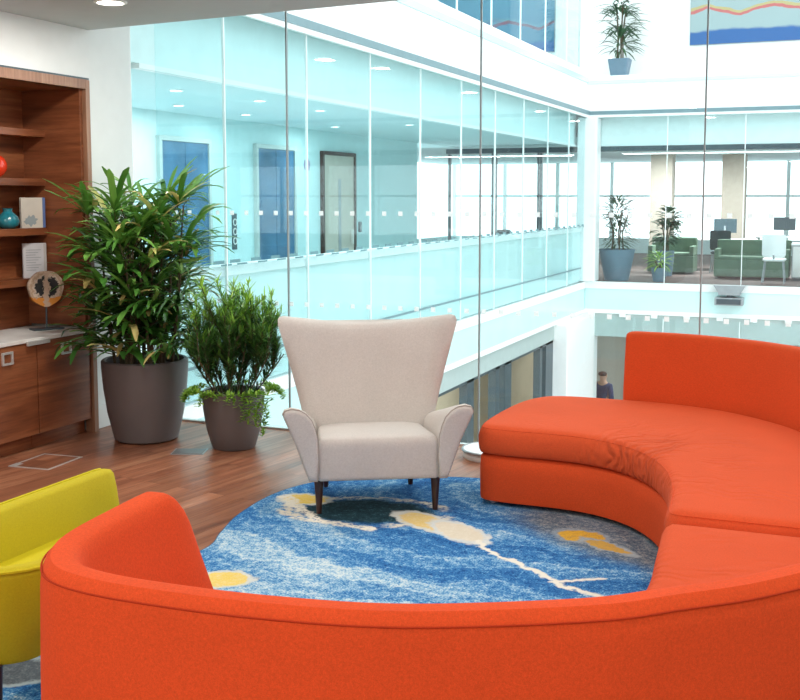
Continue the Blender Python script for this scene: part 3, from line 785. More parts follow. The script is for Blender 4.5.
rr = mth(nt, 'ADD', ln.outputs['Value'], mth(nt, 'MULTIPLY', mth(nt, 'SUBTRACT', nz_.outputs['Fac'], .5), .13))
r = ramp(nt, mth(nt, 'MULTIPLY', rr, 7.2), [(0, (.42, .30, .22)), (.12, (.46, .33, .24)), (.18, (.03, .03, .035)), (.60, (.05, .045, .045)), (.66, (.62, .50, .40)), (.8, (.40, .27, .18)), (1, (.62, .50, .40))])
sp = N(nt, 'ShaderNodeSeparateXYZ'); L(nt, mp.outputs[0], sp.inputs[0])
c = mix(nt, mth(nt, 'LESS_THAN', mth(nt, 'ADD', sp.outputs[2], mth(nt, 'MULTIPLY', nz_.outputs['Fac'], .08)), -.022), r.outputs[0], (.62, .24, .05))
stripe = mth(nt, 'LESS_THAN', mth(nt, 'ABSOLUTE', mth(nt, 'ADD', sp.outputs[0], mth(nt, 'MULTIPLY', mth(nt, 'SUBTRACT', nz_.outputs['Fac'], .5), .10))), .018)
c = mix(nt, stripe, c, (.50, .36, .27))
L(nt, c, b.inputs['Base Color']); b.inputs['Roughness'].default_value = .2
m.build('disc', am, t)
# floor boxes
t = thing('floor_box', 'square floor box with a steel frame and wood lid near the cabinets', 'floor box', (-4.77, 5.645, 0), math.radians(4))
m = MB()
for bx in ((-.15, .15, -.185, -.168), (-.15, .15, .168, .185), (-.15, -.133, -.168, .168), (.133, .15, -.168, .168)): m.box(*bx, 0, .003)
m.build('frame', 'steel', t, smooth=False)
part('lid', [(-.133, .133, -.168, .168, 0, .002)], 'floor', t, 0)
part('cable_notch', [(-.15, -.10, -.185, -.10, .003, .005)], 'steel', t, 0)
t = thing('floor_box', 'dark steel floor box between the two grey plant pots', 'floor box', (-4.07, 6.235, 0), math.radians(20))
part('frame', [(-.11, .11, -.085, .085, 0, .003)], 'grey', t, 0)
part('lid', [(-.10, .10, -.075, .075, .003, .005)], 'pot', t, 0)

# ------------------------------------------------------------------ plants
def pot(parent, rb, rt, h):
    m = MB()
    m.lathe([(rb*.9, 0), (rb, .015), (rb+(rt-rb)*.55, h*.35), (rb+(rt-rb)*.85, h*.65), (rt, h*.9), (rt, h-.01), (rt-.012, h), (rt-.03, h-.005), (rt-.035, h-.06)], n=56)
    m.build('pot', 'pot', parent)
    m = MB(); m.lathe([(rt-.034, h-.075), (rt*.5, h-.05), (.01, h-.045)], n=32); m.build('soil', 'soil', parent)
t = thing('potted_palm', 'tall lady palm in a large round graphite pot beside the walnut cabinets', 'potted plant', (-4.575, 6.47, 0))
pot(t, .222, .30, .575)
ms, ml = MB(), MB()
rnd = random.Random(11)
for k in range(24):
    a = k*2.399; r = .035+.19*(k/24)**.6
    h = rnd.uniform(.45, 1.15) if k % 4 else rnd.uniform(.98, 1.22)
    base = Vector((r*math.cos(a), r*math.sin(a), .52)); tip = base+Vector((.26*r*5*.3*math.cos(a)+rnd.uniform(-.05, .05), .26*r*5*.3*math.sin(a)+rnd.uniform(-.05, .05), h*.92))
    mid = base.lerp(tip, .5)+Vector((rnd.uniform(-.02, .02), rnd.uniform(-.02, .02), 0))
    ms.tube([base, mid, tip], [.011, .009, .006], 6)
    nl = 9
    for i in range(nl):
        f = .10+.90*i/(nl-1); p = base.lerp(tip, f); la = a+i*2.4+rnd.uniform(-.4, .4)
        up = .45+.9*f**2+rnd.uniform(-.2, .25)
        d = Vector((math.cos(la), math.sin(la), up)).normalized()
        pl = rnd.uniform(.10, .24)
        q = p+d*pl
        if q.y > .46 or q.x < -.40: continue
        ms.tube([p, q], [.004, .003], 4)
        nlf = rnd.randint(5, 8)
        side = d.cross(Vector((0, 0, 1))).normalized()
        for j in range(nlf):
            s = (j/(nlf-1)-.5)*2
            dd = (d*(1-.35*abs(s))+side*s*1.05+Vector((0, 0, .12))).normalized()
            L_ = rnd.uniform(.27, .44)*(1-.15*abs(s))
            e = q+dd*L_
            if e.y > .60: dd.y -= .6
            if (q+dd*L_).x < -.48 and q.z > .6: L_ *= .8
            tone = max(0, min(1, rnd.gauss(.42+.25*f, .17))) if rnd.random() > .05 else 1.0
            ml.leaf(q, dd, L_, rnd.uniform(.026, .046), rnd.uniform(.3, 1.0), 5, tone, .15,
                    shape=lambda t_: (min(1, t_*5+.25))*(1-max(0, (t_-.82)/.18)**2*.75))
def squash(v, lim, soft, sgn):
    d = v*sgn-(lim-soft)
    return v if d <= 0 else sgn*(lim-soft+soft*math.tanh(d/soft))
def squash_all(mb, xl, xr, yf_, soft=.12, zr=9):
    mb.v = [(squash(squash(x, xr, soft, 1) if z < zr else x, xl-(max(0, min(1, (1.0-z)/.3))*.10 if zr < 9 else 0), soft, -1), squash(y, yf_, soft, 1), z) for x, y, z in mb.v]
for q_ in (ms, ml): squash_all(q_, .455, .37, .60, .12, 1.28)
ms.build('stem', 'stem', t); ml.build('foliage', 'palm', t, tone=True, angle=180)

t = thing('potted_shrub', 'fine leaved green shrub in a smaller graphite pot next to the armchair', 'potted plant', (-3.865, 6.47, 0))
pot(t, .15, .212, .40)
ms, ml = MB(), MB()
rnd = random.Random(5)
def needle_branch(p, d, ln, depth):
    q = p+d*ln
    if depth < 3: ms.tube([p, p.lerp(q, .5)+Vector((rnd.uniform(-.01, .01), rnd.uniform(-.01, .01), 0)), q], [.006-.0015*depth, .005-.0015*depth, .004-.001*depth], 5)
    k = int(ln/.0065) if depth else int(ln/.013)
    for i in range(k):
        f = i/k; pp = p.lerp(q, f); la = rnd.uniform(0, 2*PI)
        o = Vector((math.cos(la), math.sin(la), 0)); o = (o-d*o.dot(d)).normalized()
        dd = (d*.75+o*.75).normalized()
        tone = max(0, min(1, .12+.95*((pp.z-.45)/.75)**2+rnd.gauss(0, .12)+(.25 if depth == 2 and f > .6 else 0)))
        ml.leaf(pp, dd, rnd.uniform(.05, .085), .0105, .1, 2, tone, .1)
    if depth < 2:
        for i in range(5 if depth == 0 else 3):
            la = rnd.uniform(0, 2*PI); f = rnd.uniform(.25, 1)
            nd = (d+Vector((math.cos(la), math.sin(la), rnd.uniform(0, .5)))*.62).normalized()
            r_ = p.lerp(q, f)+nd*ln*.6
            if math.hypot(r_.x, r_.y) > .33: nd = (nd+Vector((-r_.x, -r_.y, .4))).normalized()
            needle_branch(p.lerp(q, f), nd, ln*rnd.uniform(.50, .72), depth+1)
for k in range(17):
    a = k*2.399; r = .03+.10*(k/17)
    d = Vector((math.cos(a)*(.15+.68*k/17), math.sin(a)*(.15+.68*k/17), 1)).normalized()
    needle_branch(Vector((r*math.cos(a), r*math.sin(a), .34)), d, rnd.uniform(.34, .43) if k > 4 else rnd.uniform(.40, .50), 0)
for q_ in (ms, ml): squash_all(q_, .315, 1, .60, .10)
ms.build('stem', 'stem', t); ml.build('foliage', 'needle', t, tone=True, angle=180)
ml = MB(); ms = MB()
for k in range(74):
    a = rnd.uniform(-2.9, 1.2) if k < 60 else rnd.uniform(0, 2*PI)
    p = Vector((.17*math.cos(a), .17*math.sin(a), .385)); ln = rnd.uniform(.08, .18)
    hang = -.95 < a < -.25
    if hang: ln = rnd.uniform(.18, .42)
    pts = [p]; d = Vector((math.cos(a), math.sin(a), .55)).normalized(); st = .02
    for i in range(int(ln/st)):
        p = p+d*st; pts.append(p)
        if math.hypot(p.x, p.y) > .225: d = (d+Vector((-.10*math.cos(a), -.10*math.sin(a), -.35))).normalized()
        else: d = (d+Vector((rnd.uniform(-.1, .1), rnd.uniform(-.1, .1), -.06))).normalized()
        rmin = .232
        if p.z < .40 and math.hypot(p.x, p.y) < rmin:
            s = rmin/max(.01, math.hypot(p.x, p.y)); p = Vector((p.x*s, p.y*s, p.z)); pts[-1] = p
        for j in range(3):
            la = rnd.uniform(0, 2*PI)
            ml.leaf(p, Vector((math.cos(la)+.8*math.cos(a), math.sin(la)+.8*math.sin(a), rnd.uniform(-.1, .7))), rnd.uniform(.028, .048), .017, .2, 2, rnd.random(), .1)
    ms.tube(pts, .0018, 4)
o = ml.build('creeper', 'creeper', t, tone=True, angle=180); o['label'] = 'light green creeper trailing over the pot rim'

# ------------------------------------------------------------------ rug
outline = spline([(-2.85, 4.48), (-2.92, 4.75), (-3.0, 5.07), (-3.02, 5.5), (-2.90, 5.85), (-2.62, 6.06), (-2.39, 6.17), (-2.05, 6.27), (-1.5, 6.3), (-.7, 6.1), (-.25, 5.4), (-.1, 4.4), (-.2, 3.3), (-.7, 2.6), (-1.4, 2.25), (-2.1, 2.1), (-2.9, 2.05), (-3.3, 2.5), (-3.25, 3.2), (-2.93, 4.0)], 8, True)
outline = [Vector((p[0], p[1])) for p in [(q.x, q.y) for q in outline]]
def inside(p, poly):
    c = False; j = len(poly)-1
    for i in range(len(poly)):
        a, b = poly[i], poly[j]
        if (a.y > p[1]) != (b.y > p[1]) and p[0] < (b.x-a.x)*(p[1]-a.y)/(b.y-a.y)+a.x: c = not c
        j = i
    return c
rug = thing('area_rug', 'large blue abstract rug with swirling pale bands and yellow patches under the seating', 'rug', (0, 0, 0))
mb = MB(); loft(mb, outline, [(0, 0.0005), (0, .007), (.006, .010)])
rm, nt, b = nmat('swirl_rug')
tc = N(nt, 'ShaderNodeTexCoord'); P = tc.outputs['Object']
sp = N(nt, 'ShaderNodeSeparateXYZ'); L(nt, P, sp.inputs[0])
nA = N(nt, 'ShaderNodeTexNoise', Scale=3.0, Detail=4); L(nt, P, nA.inputs['Vector'])
nB = N(nt, 'ShaderNodeTexNoise', Scale=34.0, Detail=4, Roughness=.7); L(nt, P, nB.inputs['Vector'])
nC = N(nt, 'ShaderNodeTexNoise', Scale=110.0, Detail=2, Roughness=.6); L(nt, P, nC.inputs['Vector'])
nD = N(nt, 'ShaderNodeTexNoise', Scale=11.0, Detail=4, Roughness=.65); L(nt, P, nD.inputs['Vector'])
wv = N(nt, 'ShaderNodeVectorMath', operation='MULTIPLY_ADD'); L(nt, nA.outputs['Color'], wv.inputs[0]); wv.inputs[1].default_value = (.5, .5, 0); L(nt, P, wv.inputs[2])
PW = wv.outputs[0]
def dist_seg(pt, a, b):
    """distance from shader position to a segment"""
    ax, ay = a; bx, by = b; dx, dy = bx-ax, by-ay; l2 = dx*dx+dy*dy
    s = N(nt, 'ShaderNodeSeparateXYZ'); L(nt, pt, s.inputs[0])
    px = mth(nt, 'SUBTRACT', s.outputs[0], ax); py = mth(nt, 'SUBTRACT', s.outputs[1], ay)
    tt = mth(nt, 'DIVIDE', mth(nt, 'ADD', mth(nt, 'MULTIPLY', px, dx), mth(nt, 'MULTIPLY', py, dy)), l2, clamp=True)
    ex = mth(nt, 'SUBTRACT', px, mth(nt, 'MULTIPLY', tt, dx)); ey = mth(nt, 'SUBTRACT', py, mth(nt, 'MULTIPLY', tt, dy))
    return mth(nt, 'SQRT', mth(nt, 'ADD', mth(nt, 'MULTIPLY', ex, ex), mth(nt, 'MULTIPLY', ey, ey))), tt
def ell(pt, c, rx, ry, rot):
    mp = N(nt, 'ShaderNodeMapping', vector_type='TEXTURE'); mp.inputs['Location'].default_value = (*c, 0); mp.inputs['Rotation'].default_value = (0, 0, rot); mp.inputs['Scale'].default_value = (rx, ry, 1)
    L(nt, pt, mp.inputs[0])
    fl = N(nt, 'ShaderNodeVectorMath', operation='MULTIPLY'); L(nt, mp.outputs[0], fl.inputs[0]); fl.inputs[1].default_value = (1, 1, 0)
    ln = N(nt, 'ShaderNodeVectorMath', operation='LENGTH'); L(nt, fl.outputs[0], ln.inputs[0])
    return ln.outputs['Value']
def band(v, lo, hi, soft):
    a = N(nt, 'ShaderNodeMapRange'); a.interpolation_type = 'SMOOTHSTEP'
    a.inputs[1].default_value = lo-soft; a.inputs[2].default_value = lo+soft; L(nt, v, a.inputs[0])
    if hi is None: return a.outputs[0]
    c = N(nt, 'ShaderNodeMapRange'); c.interpolation_type = 'SMOOTHSTEP'
    c.inputs[1].default_value = hi-soft; c.inputs[2].default_value = hi+soft; c.inputs[3].default_value = 1; c.inputs[4].default_value = 0; L(nt, v, c.inputs[0])
    return mth(nt, 'MULTIPLY', a.outputs[0], c.outputs[0])
off = N(nt, 'ShaderNodeVectorMath', operation='MULTIPLY_ADD'); L(nt, nD.outputs['Color'], off.inputs[0]); off.inputs[1].default_value = (.12, .12, 0)
sub_ = N(nt, 'ShaderNodeVectorMath', operation='ADD'); L(nt, P, sub_.inputs[0]); sub_.inputs[1].default_value = (-.06, -.06, 0)
L(nt, sub_.outputs[0], off.inputs[2]); PD = off.outputs[0]
# flowing bands: distance from a far centre, warped
fl = ell(PW, (-1.15, 6.35), 1.15, .85, math.radians(10))
flow = mth(nt, 'SINE', mth(nt, 'MULTIPLY_ADD', fl, 13.0, mth(nt, 'MULTIPLY', nD.outputs['Fac'], 1.5)))
fine = mth(nt, 'SINE', mth(nt, 'MULTIPLY_ADD', fl, 42.0, mth(nt, 'MULTIPLY', nD.outputs['Fac'], 5.0)))
v = mth(nt, 'MULTIPLY_ADD', flow, .10, .41)
v = mth(nt, 'MULTIPLY_ADD', mth(nt, 'POWER', mth(nt, 'MULTIPLY_ADD', fine, .5, .5), 4), .13, v)
v = mth(nt, 'MULTIPLY_ADD', mth(nt, 'SUBTRACT', nB.outputs['Fac'], .5), 1.0, v)
v = mth(nt, 'MULTIPLY_ADD', mth(nt, 'SUBTRACT', nC.outputs['Fac'], .5), 1.1, v)
# pale field at the left and front
pale = band(ell(PD, (-2.55, 4.45), .55, .75, .3), -1, .85, .35)
v = mth(nt, 'MULTIPLY_ADD', pale, .17, v)
pale2 = band(ell(PD, (-1.8, 4.25), .75, .30, -.2), -1, .8, .35)
v = mth(nt, 'MULTIPLY_ADD', pale2, .18, v)
col = ramp(nt, v, [(.05, (.006, .045, .16)), (.30, (.020, .125, .36)), (.50, (.055, .235, .50)), (.68, (.26, .47, .64)), (.88, (.58, .70, .74)), (1, (.70, .76, .72))]).outputs[0]
# greyish field to the right under the sofa
g = band(ell(PD, (-.95, 5.45), .80, .42, math.radians(-28)), -1, .9, .25)
gv = mth(nt, 'MULTIPLY_ADD', mth(nt, 'SUBTRACT', nB.outputs['Fac'], .5), 1.1, mth(nt, 'MULTIPLY_ADD', mth(nt, 'SUBTRACT', nC.outputs['Fac'], .5), .9, .42))
gcol = ramp(nt, gv, [(.1, (.03, .06, .11)), (.4, (.12, .17, .22)), (.65, (.30, .33, .33)), (.9, (.58, .50, .34))]).outputs[0]
col = mix(nt, g, col, gcol)
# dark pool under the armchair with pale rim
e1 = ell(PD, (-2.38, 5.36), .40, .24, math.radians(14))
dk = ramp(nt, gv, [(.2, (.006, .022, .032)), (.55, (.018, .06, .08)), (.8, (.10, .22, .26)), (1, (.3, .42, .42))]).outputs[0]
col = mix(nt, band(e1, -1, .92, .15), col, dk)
rimm = mth(nt, 'MULTIPLY', mth(nt, 'MULTIPLY', band(e1, 1.0, 1.2, .06), band(nA.outputs['Fac'], .40, None, .06)), band(nB.outputs['Fac'], .45, None, .08))
col = mix(nt, rimm, col, mix(nt, nB.outputs['Fac'], (.60, .56, .42), (.80, .76, .66)))
def blob(c, rx, ry, rot, colr, edge=(.80, .74, .58)):
    global col
    e = ell(PD, c, rx, ry, rot)
    col = mix(nt, band(e, -1, 1.25, .12), col, mix(nt, nB.outputs['Fac'], edge, (.45, .55, .6)))
    col = mix(nt, band(e, -1, .95, .10), col, mix(nt, band(gv, .55, None, .3), colr, tuple(.5*c_+.5*d_ for c_, d_ in zip(colr, edge))))
blob((-2.80, 5.45), .13, .09, .2, (.80, .58, .10))
blob((-2.02, 5.30), .20, .09, -.55, (.74, .56, .20))
blob((-1.80, 5.20), .20, .085, -.65, (.70, .64, .50), (.84, .80, .70))
blob((-2.53, 4.14), .11, .09, .3, (.80, .60, .14))
blob((-1.21, 5.36), .13, .085, -.15, (.68, .40, .04), (.05, .08, .12))
blob((-1.05, 5.24), .15, .05, -.5, (.58, .36, .07), (.16, .18, .18))
blob((-2.75, 3.0), .2, .10, .5, (.10, .12, .14), (.35, .40, .42))
pts = [(-1.66, 5.08), (-1.56, 4.95), (-1.42, 4.86), (-1.26, 4.75), (-1.12, 4.62), (-.92, 4.55)]
for i in range(len(pts)-1):
    d_, _ = dist_seg(PD, pts[i], pts[i+1]); col = mix(nt, band(d_, -1, .017, .008), col, (.78, .76, .66))
d_, _ = dist_seg(PD, (-1.18, 4.66), (-.98, 4.78)); col = mix(nt, band(d_, -1, .014, .008), col, (.78, .76, .66))
d_, _ = dist_seg(PD, (-2.93, 5.46), (-2.55, 5.10)); col = mix(nt, mth(nt, 'MULTIPLY', band(d_, -1, .035, .012), band(nB.outputs['Fac'], .42, None, .1)), col, (.80, .76, .64))
d_, _ = dist_seg(PD, (-2.55, 5.10), (-2.22, 5.07)); col = mix(nt, mth(nt, 'MULTIPLY', band(d_, -1, .03, .012), band(nB.outputs['Fac'], .42, None, .1)), col, (.80, .76, .64))
L(nt, col, b.inputs['Base Color']); b.inputs['Roughness'].default_value = .95; b.inputs['Specular IOR Level'].default_value = .15
bp = N(nt, 'ShaderNodeBump', Strength=.5, Distance=.004); L(nt, nC.outputs['Fac'], bp.inputs['Height']); L(nt, bp.outputs[0], b.inputs['Normal'])
mb.build('pile', rm, rug)
m = MB(); m.tube([(p.x, p.y, .004) for p in outline+outline[:1]], .005, 6, False); m.build('bound_edge', plain('blue_binding', (.05, .12, .24), .9), rug)

# ------------------------------------------------------------------ curved sofas
# back section: (offset inwards from the outer face, z)
H_ = .86
def back_section():
    outer = [(.035, .06), (.035, .30), (.04, .60), (.045, .80), (.048, .832), (.056, .851), (.070, H_)]
    inner = [(.108, H_), (.126, H_-.005), (.139, H_-.017), (.147, .82), (.18, .70), (.225, .52), (.235, .40), (.235, .06)]
    return outer+inner
def sofa_back(path, end0=True, end1=False, droop=None):
    """sweep; droop(i, s_from_end) lets the end round over"""
    sec = back_section(); rings = []; P2 = [Vector((p[0], p[1])) for p in path]; n = len(P2)
    cum = [0]
    for i in range(1, n): cum.append(cum[-1]+(P2[i]-P2[i-1]).length)
    tot = cum[-1]
    for i, p in enumerate(P2):
        d = (P2[min(i+1, n-1)]-P2[max(i-1, 0)]).normalized(); nin = Vector((d.y, -d.x))*SIDE
        k = 1.0; cut = 0
        for flag, s in ((end0, cum[i]), (end1, tot-cum[i])):
            if flag and s < .05:
                k = min(k, .62+.38*math.sqrt(max(0, 1-(1-s/.05)**2))); cut = max(cut, .018*(1-math.sqrt(max(0, 1-(1-s/.05)**2))))
        ring = []
        for o, z in sec:
            c = .13; oo = c+(o-c)*k
            zz = z
            if z > .3:
                top = H_-cut
                if droop: top = droop(tot-cum[i], top)
                zz = .3+(z-.3)*(top-.3)/(H_-.3)
            q = p+nin*oo
            ring.append((q.x, q.y, zz))
        rings.append(ring)
    return rings
def fine_path(pts, n=10):
    return [(q.x, q.y) for q in spline([Vector((*p, 0)) for p in pts], n)]
def refine_ends(path, which):
    """insert extra stations near an end so that it can round over"""
    P2 = [Vector(p) for p in path]; out = list(P2)
    for w in which:
        if w == 0:
            d = (out[1]-out[0]).normalized(); b0 = out[0]
            ex = [b0+d*s for s in (0, .003, .008, .016, .028, .05)]
            out = ex+[p for p in out if (p-b0).length > .055]
        else:
            d = (out[-2]-out[-1]).normalized(); b0 = out[-1]
            ex = [b0+d*s for s in (.05, .028, .016, .008, .003, 0)]
            out = [p for p in out if (p-b0).length > .055]+ex
    return [(p.x, p.y) for p in out]
SIDE = 1
def relax(pl, it=3):
    for _ in range(it): pl = [pl[i]*.5+(pl[i-1]+pl[(i+1) % len(pl)])*.25 for i in range(len(pl))]
    return pl
def feet(parent, pts):
    for x, y in pts:
        m = MB(); m.lathe([(.022, .0), (.026, .012), (.026, .065), (.022, .07)], n=16); m.build('foot', 'steel', parent, loc=(x, y, .0105))
# --- far sofa
sf = thing('curved_sofa', 'curved orange sofa section at the right with an open backless end by the glass wall', 'sofa', (0, 0, 0), 0, 'curved orange sofa sections')
arc = [(-1.188+1.345*math.cos(math.radians(a)), 5.715+1.345*math.sin(math.radians(a))) for a in (94.5, 82, 70, 58, 46, 34, 22)]
arc[-1] = (.10, 6.18)
path = fine_path(arc+[(.24, 5.75), (.34, 5.3), (.40, 4.85), (.42, 4.405)], 8)
bk = MB(); bk.sweep(sofa_back(refine_ends(path, [0]), True, False))
bko = bk.build('backrest', 'orange', sf, angle=50)
front = fine_path([(-1.885, 5.77), (-1.82, 5.715), (-1.64, 5.70), (-1.45, 5.70), (-1.22, 5.66), (-.98, 5.50), (-.80, 5.20), (-.70, 4.82), (-.66, 4.405)], 6)
rear = fine_path([(.20, 4.405), (.16, 4.9), (.08, 5.4), (-.04, 5.85), (-.22, 6.27), (-.42, 6.51), (-.62, 6.67), (-.84, 6.77), (-1.08, 6.82), (-1.293, 6.83), (-1.55, 6.835), (-1.72, 6.80), (-1.82, 6.70), (-1.88, 6.5), (-1.90, 6.2), (-1.90, 5.95)], 6)
pl = relax(dense([Vector(p) for p in front+rear], .03))
cu = MB(); loft(cu, pl, [(.03, .292), (.008, .298), (0, .315), (-.004, .345), (-.004, .383), (.002, .412), (.014, .436), (.032, .449), (.055, .455)])
cu.build('seat_cushion', 'orange_seat', sf, angle=60)
ba = MB(); loft(ba, pl, [(.035, .030), (.012, .036), (.008, .055), (.006, .2), (.010, .272), (.03, .288)])
ba.build('base', 'orange', sf, angle=60)
m = MB(); sec = inset(pl if area(pl) > 0 else pl[::-1], .016); m.tube([(p.x, p.y, .437) for p in sec[:len(sec)]][:-1], .0035, 5); m.build('seat_piping', 'orange_seat', sf)
feet(sf, [(-1.80, 5.80), (-1.78, 6.62), (-.9, 5.68), (-.55, 4.6), (.3, 4.6), (-.1, 6.35)])
# --- near sofa
sn = thing('curved_sofa', 'curved orange sofa section in the foreground seen from behind with a wrap around arm', 'sofa', (0, 0, 0), 0, 'curved orange sofa sections')
H_ = .868
path = fine_path([(.42, 4.385), (.43, 3.9), (.37, 3.35), (.20, 2.85), (-.077, 2.452), (-.262, 2.27), (-.437, 2.123), (-.786, 1.945), (-1.092, 1.875), (-1.38, 1.855), (-1.57, 1.868), (-1.70, 1.92), (-1.80, 2.035), (-1.855, 2.18), (-1.885, 2.40), (-1.90, 2.58), (-1.905, 2.79)], 8)
def arm_end(s, top):
    if s > .22: return top
    t_ = 1-s/.22
    return top-.34*t_**2.2
bk = MB(); bk.sweep(sofa_back(refine_ends(path, [1]), False, True, arm_end))
bk.build('backrest', 'orange', sn, angle=50)
m = MB(); pp = [Vector(p) for p in path]
pts = []
for i, p in enumerate(pp[:-10]):
    d = (pp[min(i+1, len(pp)-1)]-pp[max(i-1, 0)]).normalized(); nin = Vector((d.y, -d.x))
    q = p+nin*.0485; pts.append((q.x, q.y, .842))
m.tube(pts, .0024, 6); m.build('back_seam', 'orange_seam', sn)
front = fine_path([(-.66, 4.385), (-.63, 4.06), (-.60, 3.62), (-.67, 3.38), (-.82, 3.18), (-1.05, 3.02), (-1.3, 2.93), (-1.57, 2.90)], 6)
rear = fine_path([(-1.60, 2.6), (-1.58, 2.35), (-1.50, 2.16), (-1.34, 2.10), (-1.09, 2.12), (-.85, 2.19), (-.56, 2.34), (-.28, 2.58), (-.02, 2.95), (.14, 3.4), (.20, 3.9), (.20, 4.385)], 6)
pl = relax(dense([Vector(p) for p in front+rear], .03))
cu = MB(); loft(cu, pl, [(.03, .292), (.008, .298), (0, .315), (-.003, .345), (-.003, .365), (.002, .388), (.014, .408), (.032, .42), (.055, .426)])
cu.build('seat_cushion', 'orange_seat2', sn, angle=60)
ba = MB(); loft(ba, pl, [(.035, .030), (.012, .036), (.008, .055), (.006, .2), (.010, .272), (.03, .288)])
ba.build('base', 'orange', sn, angle=60)
feet(sn, [(-.55, 4.25), (.3, 4.2), (-1.5, 2.8), (-1.75, 2.5), (-1.1, 2.05), (-.1, 2.65), (-.75, 3.45)])

# ------------------------------------------------------------------ armchair
ac = thing('wing_armchair', 'cream upholstered wide wing armchair with dark tapered legs on the blue rug', 'armchair', (-2.46, 5.62, .0105), math.radians(29))
for x, y, s in ((-.315, -.275, 1), (.315, -.275, 1), (-.25, .27, 1), (.25, .27, 1)):
    m = MB(); m.lathe([(.014, 0), (.027, .20)], n=14); o = m.build('leg', 'darkwood', ac, loc=(x, y, 0))
# seat body
pl = roundpoly([(-.33, -.34), (.33, -.34), (.30, .30), (-.30, .30)], [.03, .03, .05, .05])
m = MB(); loft(m, dense(pl, .04), [(.02, .185), (.004, .192), (0, .21), (0, .36), (.002, .385), (.014, .408), (.026, .416)], fill=.035, crown=.020)
m.v = [(x, y, z-(max(0, y+.25)*.07 if z > .3 else 0)) for x, y, z in m.v]
m.build('seat', 'cream', ac, angle=70)
# arms
def arm(s):
    prof = [(.325, .19), (.365, .19), (.385, .24), (.44, .40), (.497, .535), (.507, .562), (.497, .584), (.462, .594), (.42, .586), (.385, .565), (.355, .53), (.335, .48), (.322, .42), (.318, .30)]
    c = Vector((.39, .42)); rings = []
    ys = [-.372, -.370, -.362, -.345, -.31, -.1, .1, .22, .30, .36]
    ks = [.80, .88, .95, .985, 1, 1, 1, 1, 1, .98]
    for y, k in zip(ys, ks):
        r = []
        for x, z in prof:
            q = c+(Vector((x, z))-c)*k
            zt = max(0, (q.y-.30)/.29)
            pull = max(0, y-.0)*.22*zt        # towards the back the arm folds in to meet the back
            r.append((s*(q.x-pull), y+max(0, q.y-.4)*-.12, q.y-.19*zt*max(0, y+.33)**1.1/.7))
        rings.append(r if s > 0 else r[::-1])
    m = MB(); m.sweep(rings); m.build('arm', 'cream', ac, angle=75)
    pr_ = [(s*(.39+(x-.39)*.975), -.3575+max(0, z-.4)*-.12, .42+(z-.42)*.975) for x, z in prof]
    m = MB(); m.tube(pr_+pr_[:1], .0035, 5, False); m.build('arm_piping', 'creamseam', ac)
arm(1); arm(-1)
# back
rings = []; nx = 17
def hw(z):
    t_ = (z-.20)/.80
    return .335+.188*max(0, t_)**1.15+.02*max(0, t_-.55)
zs = [.20, .30, .40, .50, .60, .70, .80, .90, .955, .985, 1.0, 1.006]
for zi, z in enumerate(zs):
    w_ = hw(min(z, 1.0)); y0 = .165+(z-.40)*.25
    th = .13
    sh = {.985: .86, 1.0: .62, 1.006: .2}.get(z, 1.0)
    w_ -= {.985: .008, 1.0: .022, 1.006: .045}.get(z, 0)
    fr, rr_ = [], []
    for i in range(nx):
        u = -1+2*i/(nx-1)
        e = 1-.5*max(0, (abs(u)-.86)/.14)**2
        dip = -.045*(1-abs(u)**2.2)*max(0, (z-.55)/.45)**2
        cv = .075*abs(u)**2.4*max(0, (z-.3)/.6)
        yc = y0-cv+th/2
        fr.append((u*w_, yc-th/2*sh*e, z+dip)); rr_.append((u*w_, yc+th/2*sh*e, z+dip))
    rings.append(fr+rr_[::-1])
m = MB(); m.sweep(rings); m.build('backrest', 'cream', ac, angle=80)

# ------------------------------------------------------------------ yellow chair
yc_ = thing('tub_chair', 'mustard yellow velvet tub chair at the left picture edge beside the orange sofa', 'armchair', (-2.50, 3.0, 0), 0)
def ushape(hw_, yb, yf, r, n=8, yf2=.10):
    pts = [(hw_, yf2), (hw_, yb+r)]
    pts += [(hw_-r+r*math.cos(a), yb+r-r*math.sin(a)) for a in [PI/2*k/n for k in range(1, n+1)]]
    pts += [(-hw_+r-r*math.sin(a), yb+r-r*math.cos(a)) for a in [PI/2*k/n for k in range(0, n+1)]]
    pts += [(-hw_, yf)]
    out = []
    for i in range(len(pts)-1):
        a, b = Vector(pts[i]), Vector(pts[i+1]); k = max(1, int((b-a).length/.04))
        out += [a.lerp(b, j/k) for j in range(k)]
    out.append(Vector(pts[-1])); return out
up = ushape(.305, -.56, .68, .22)
rings = []; n = len(up); cum = [0]
for i in range(1, n): cum.append(cum[-1]+(up[i]-up[i-1]).length)
for i, p in enumerate(up):
    d = (up[min(i+1, n-1)]-up[max(i-1, 0)]).normalized(); nin = Vector((d.y, -d.x))
    s = min(cum[i], cum[-1]-cum[i]); top = .605
    e = 1.0
    if s < .06: e = math.sqrt(max(0.0, 1-(1-s/.06)**2))
    top -= .05*(1-e)
    th = .07*(.55+.45*e)
    ring = []
    for o, z in ((.09, .285), (.075, .30), (.02, .50), (.003, .575), (.004, top-.012), (.018, top), (th-.016, top), (th, top-.014), (th+.012, .52), (th+.03, .40), (th+.03, .29)):
        zz = z if z < .57 else min(z, top) if z != .575 else min(.575, top-.03)
        q = p+nin*o; ring.append((q.x, q.y, zz))
    rings.append(ring)
m = MB(); m.sweep(rings); m.build('shell', 'yellow', yc_, angle=70)
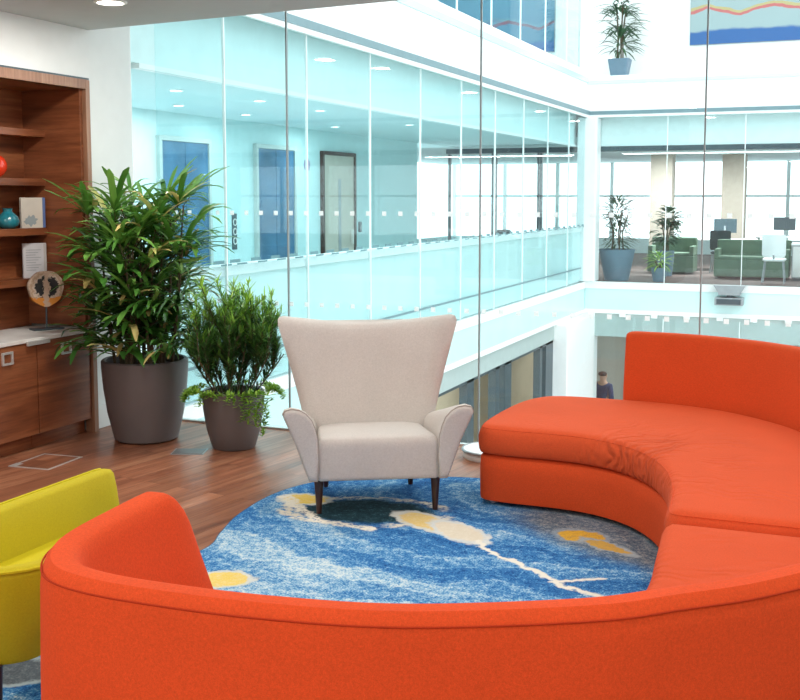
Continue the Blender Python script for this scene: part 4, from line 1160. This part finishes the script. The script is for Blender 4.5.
m = MB(); m.tube([(p.x, p.y, .600-(.05*(1-math.sqrt(max(0.0, 1-(1-min(min(cum[i], cum[-1]-cum[i]), .06)/.06)**2))))) for i, p in enumerate(up)], .006, 6); m.build('shell_piping', 'yellow_seat', yc_)
pl = roundpoly([(-.235, -.46), (.235, -.46), (.235, .12), (-.235, .46)], [.16, .16, .05, .05])
m = MB(); loft(m, dense(pl, .04), [(.03, .285), (.0, .30), (0, .40), (.012, .425), (.05, .44)]); m.build('seat', 'yellow_seat', yc_, angle=70)
for x, y in ((-.17, .36), (.17, .10), (-.15, -.47), (.15, -.47)):
    m = MB(); m.tube([(x*1.1, y*1.05, .013), (x, y, .29)], [.011, .018], 10); m.build('leg', 'darkwood', yc_)

# low white round disc by the glass
t = thing('low_round_stool', 'low round white stool with a grey metal rim on the floor between armchair and sofa', 'stool', (-2.14, 6.86, 0))
m = MB(); m.lathe([(.19, 0), (.195, .01), (.195, .035), (.19, .045)], n=40); m.build('base', 'white', t)
m = MB(); m.lathe([(.19, .045), (.20, .05), (.20, .058), (.185, .06)], n=40); m.build('top', 'bright', t)
m = MB(); m.tube([(.2*math.cos(2*PI*k/40), .2*math.sin(2*PI*k/40), .054) for k in range(41)], .008, 8, False); m.build('metal_rim', 'grey', t)

# ------------------------------------------------------------------ light and camera
w = bpy.data.worlds.new('World'); sc.world = w; w.use_nodes = True
bg = w.node_tree.nodes['Background']; bg.inputs[0].default_value = (.93, .98, 1.0, 1); bg.inputs[1].default_value = 2.6
cam = bpy.data.cameras.new('Camera'); co = bpy.data.objects.new('Camera', cam); COL.objects.link(co)
F = 1110; cam.sensor_width = 36; cam.lens = 36*F/800; cam.sensor_fit = 'HORIZONTAL'
cam.shift_y = -(350-309.75)/800
cam.clip_end = 200
co.location = (0, 0, 1.7); co.rotation_euler = (PI/2-math.radians(5.8), 0, math.radians(22.2))
sc.camera = co
vs = sc.view_settings; vs.view_transform = 'Standard'; vs.look = 'None'; vs.gamma = 1; vs.use_curve_mapping = False; vs.exposure = 0
sc.cycles.use_denoising = True
sc.cycles.max_bounces = 10; sc.cycles.transparent_max_bounces = 24
sc.cycles.sample_clamp_indirect = 6
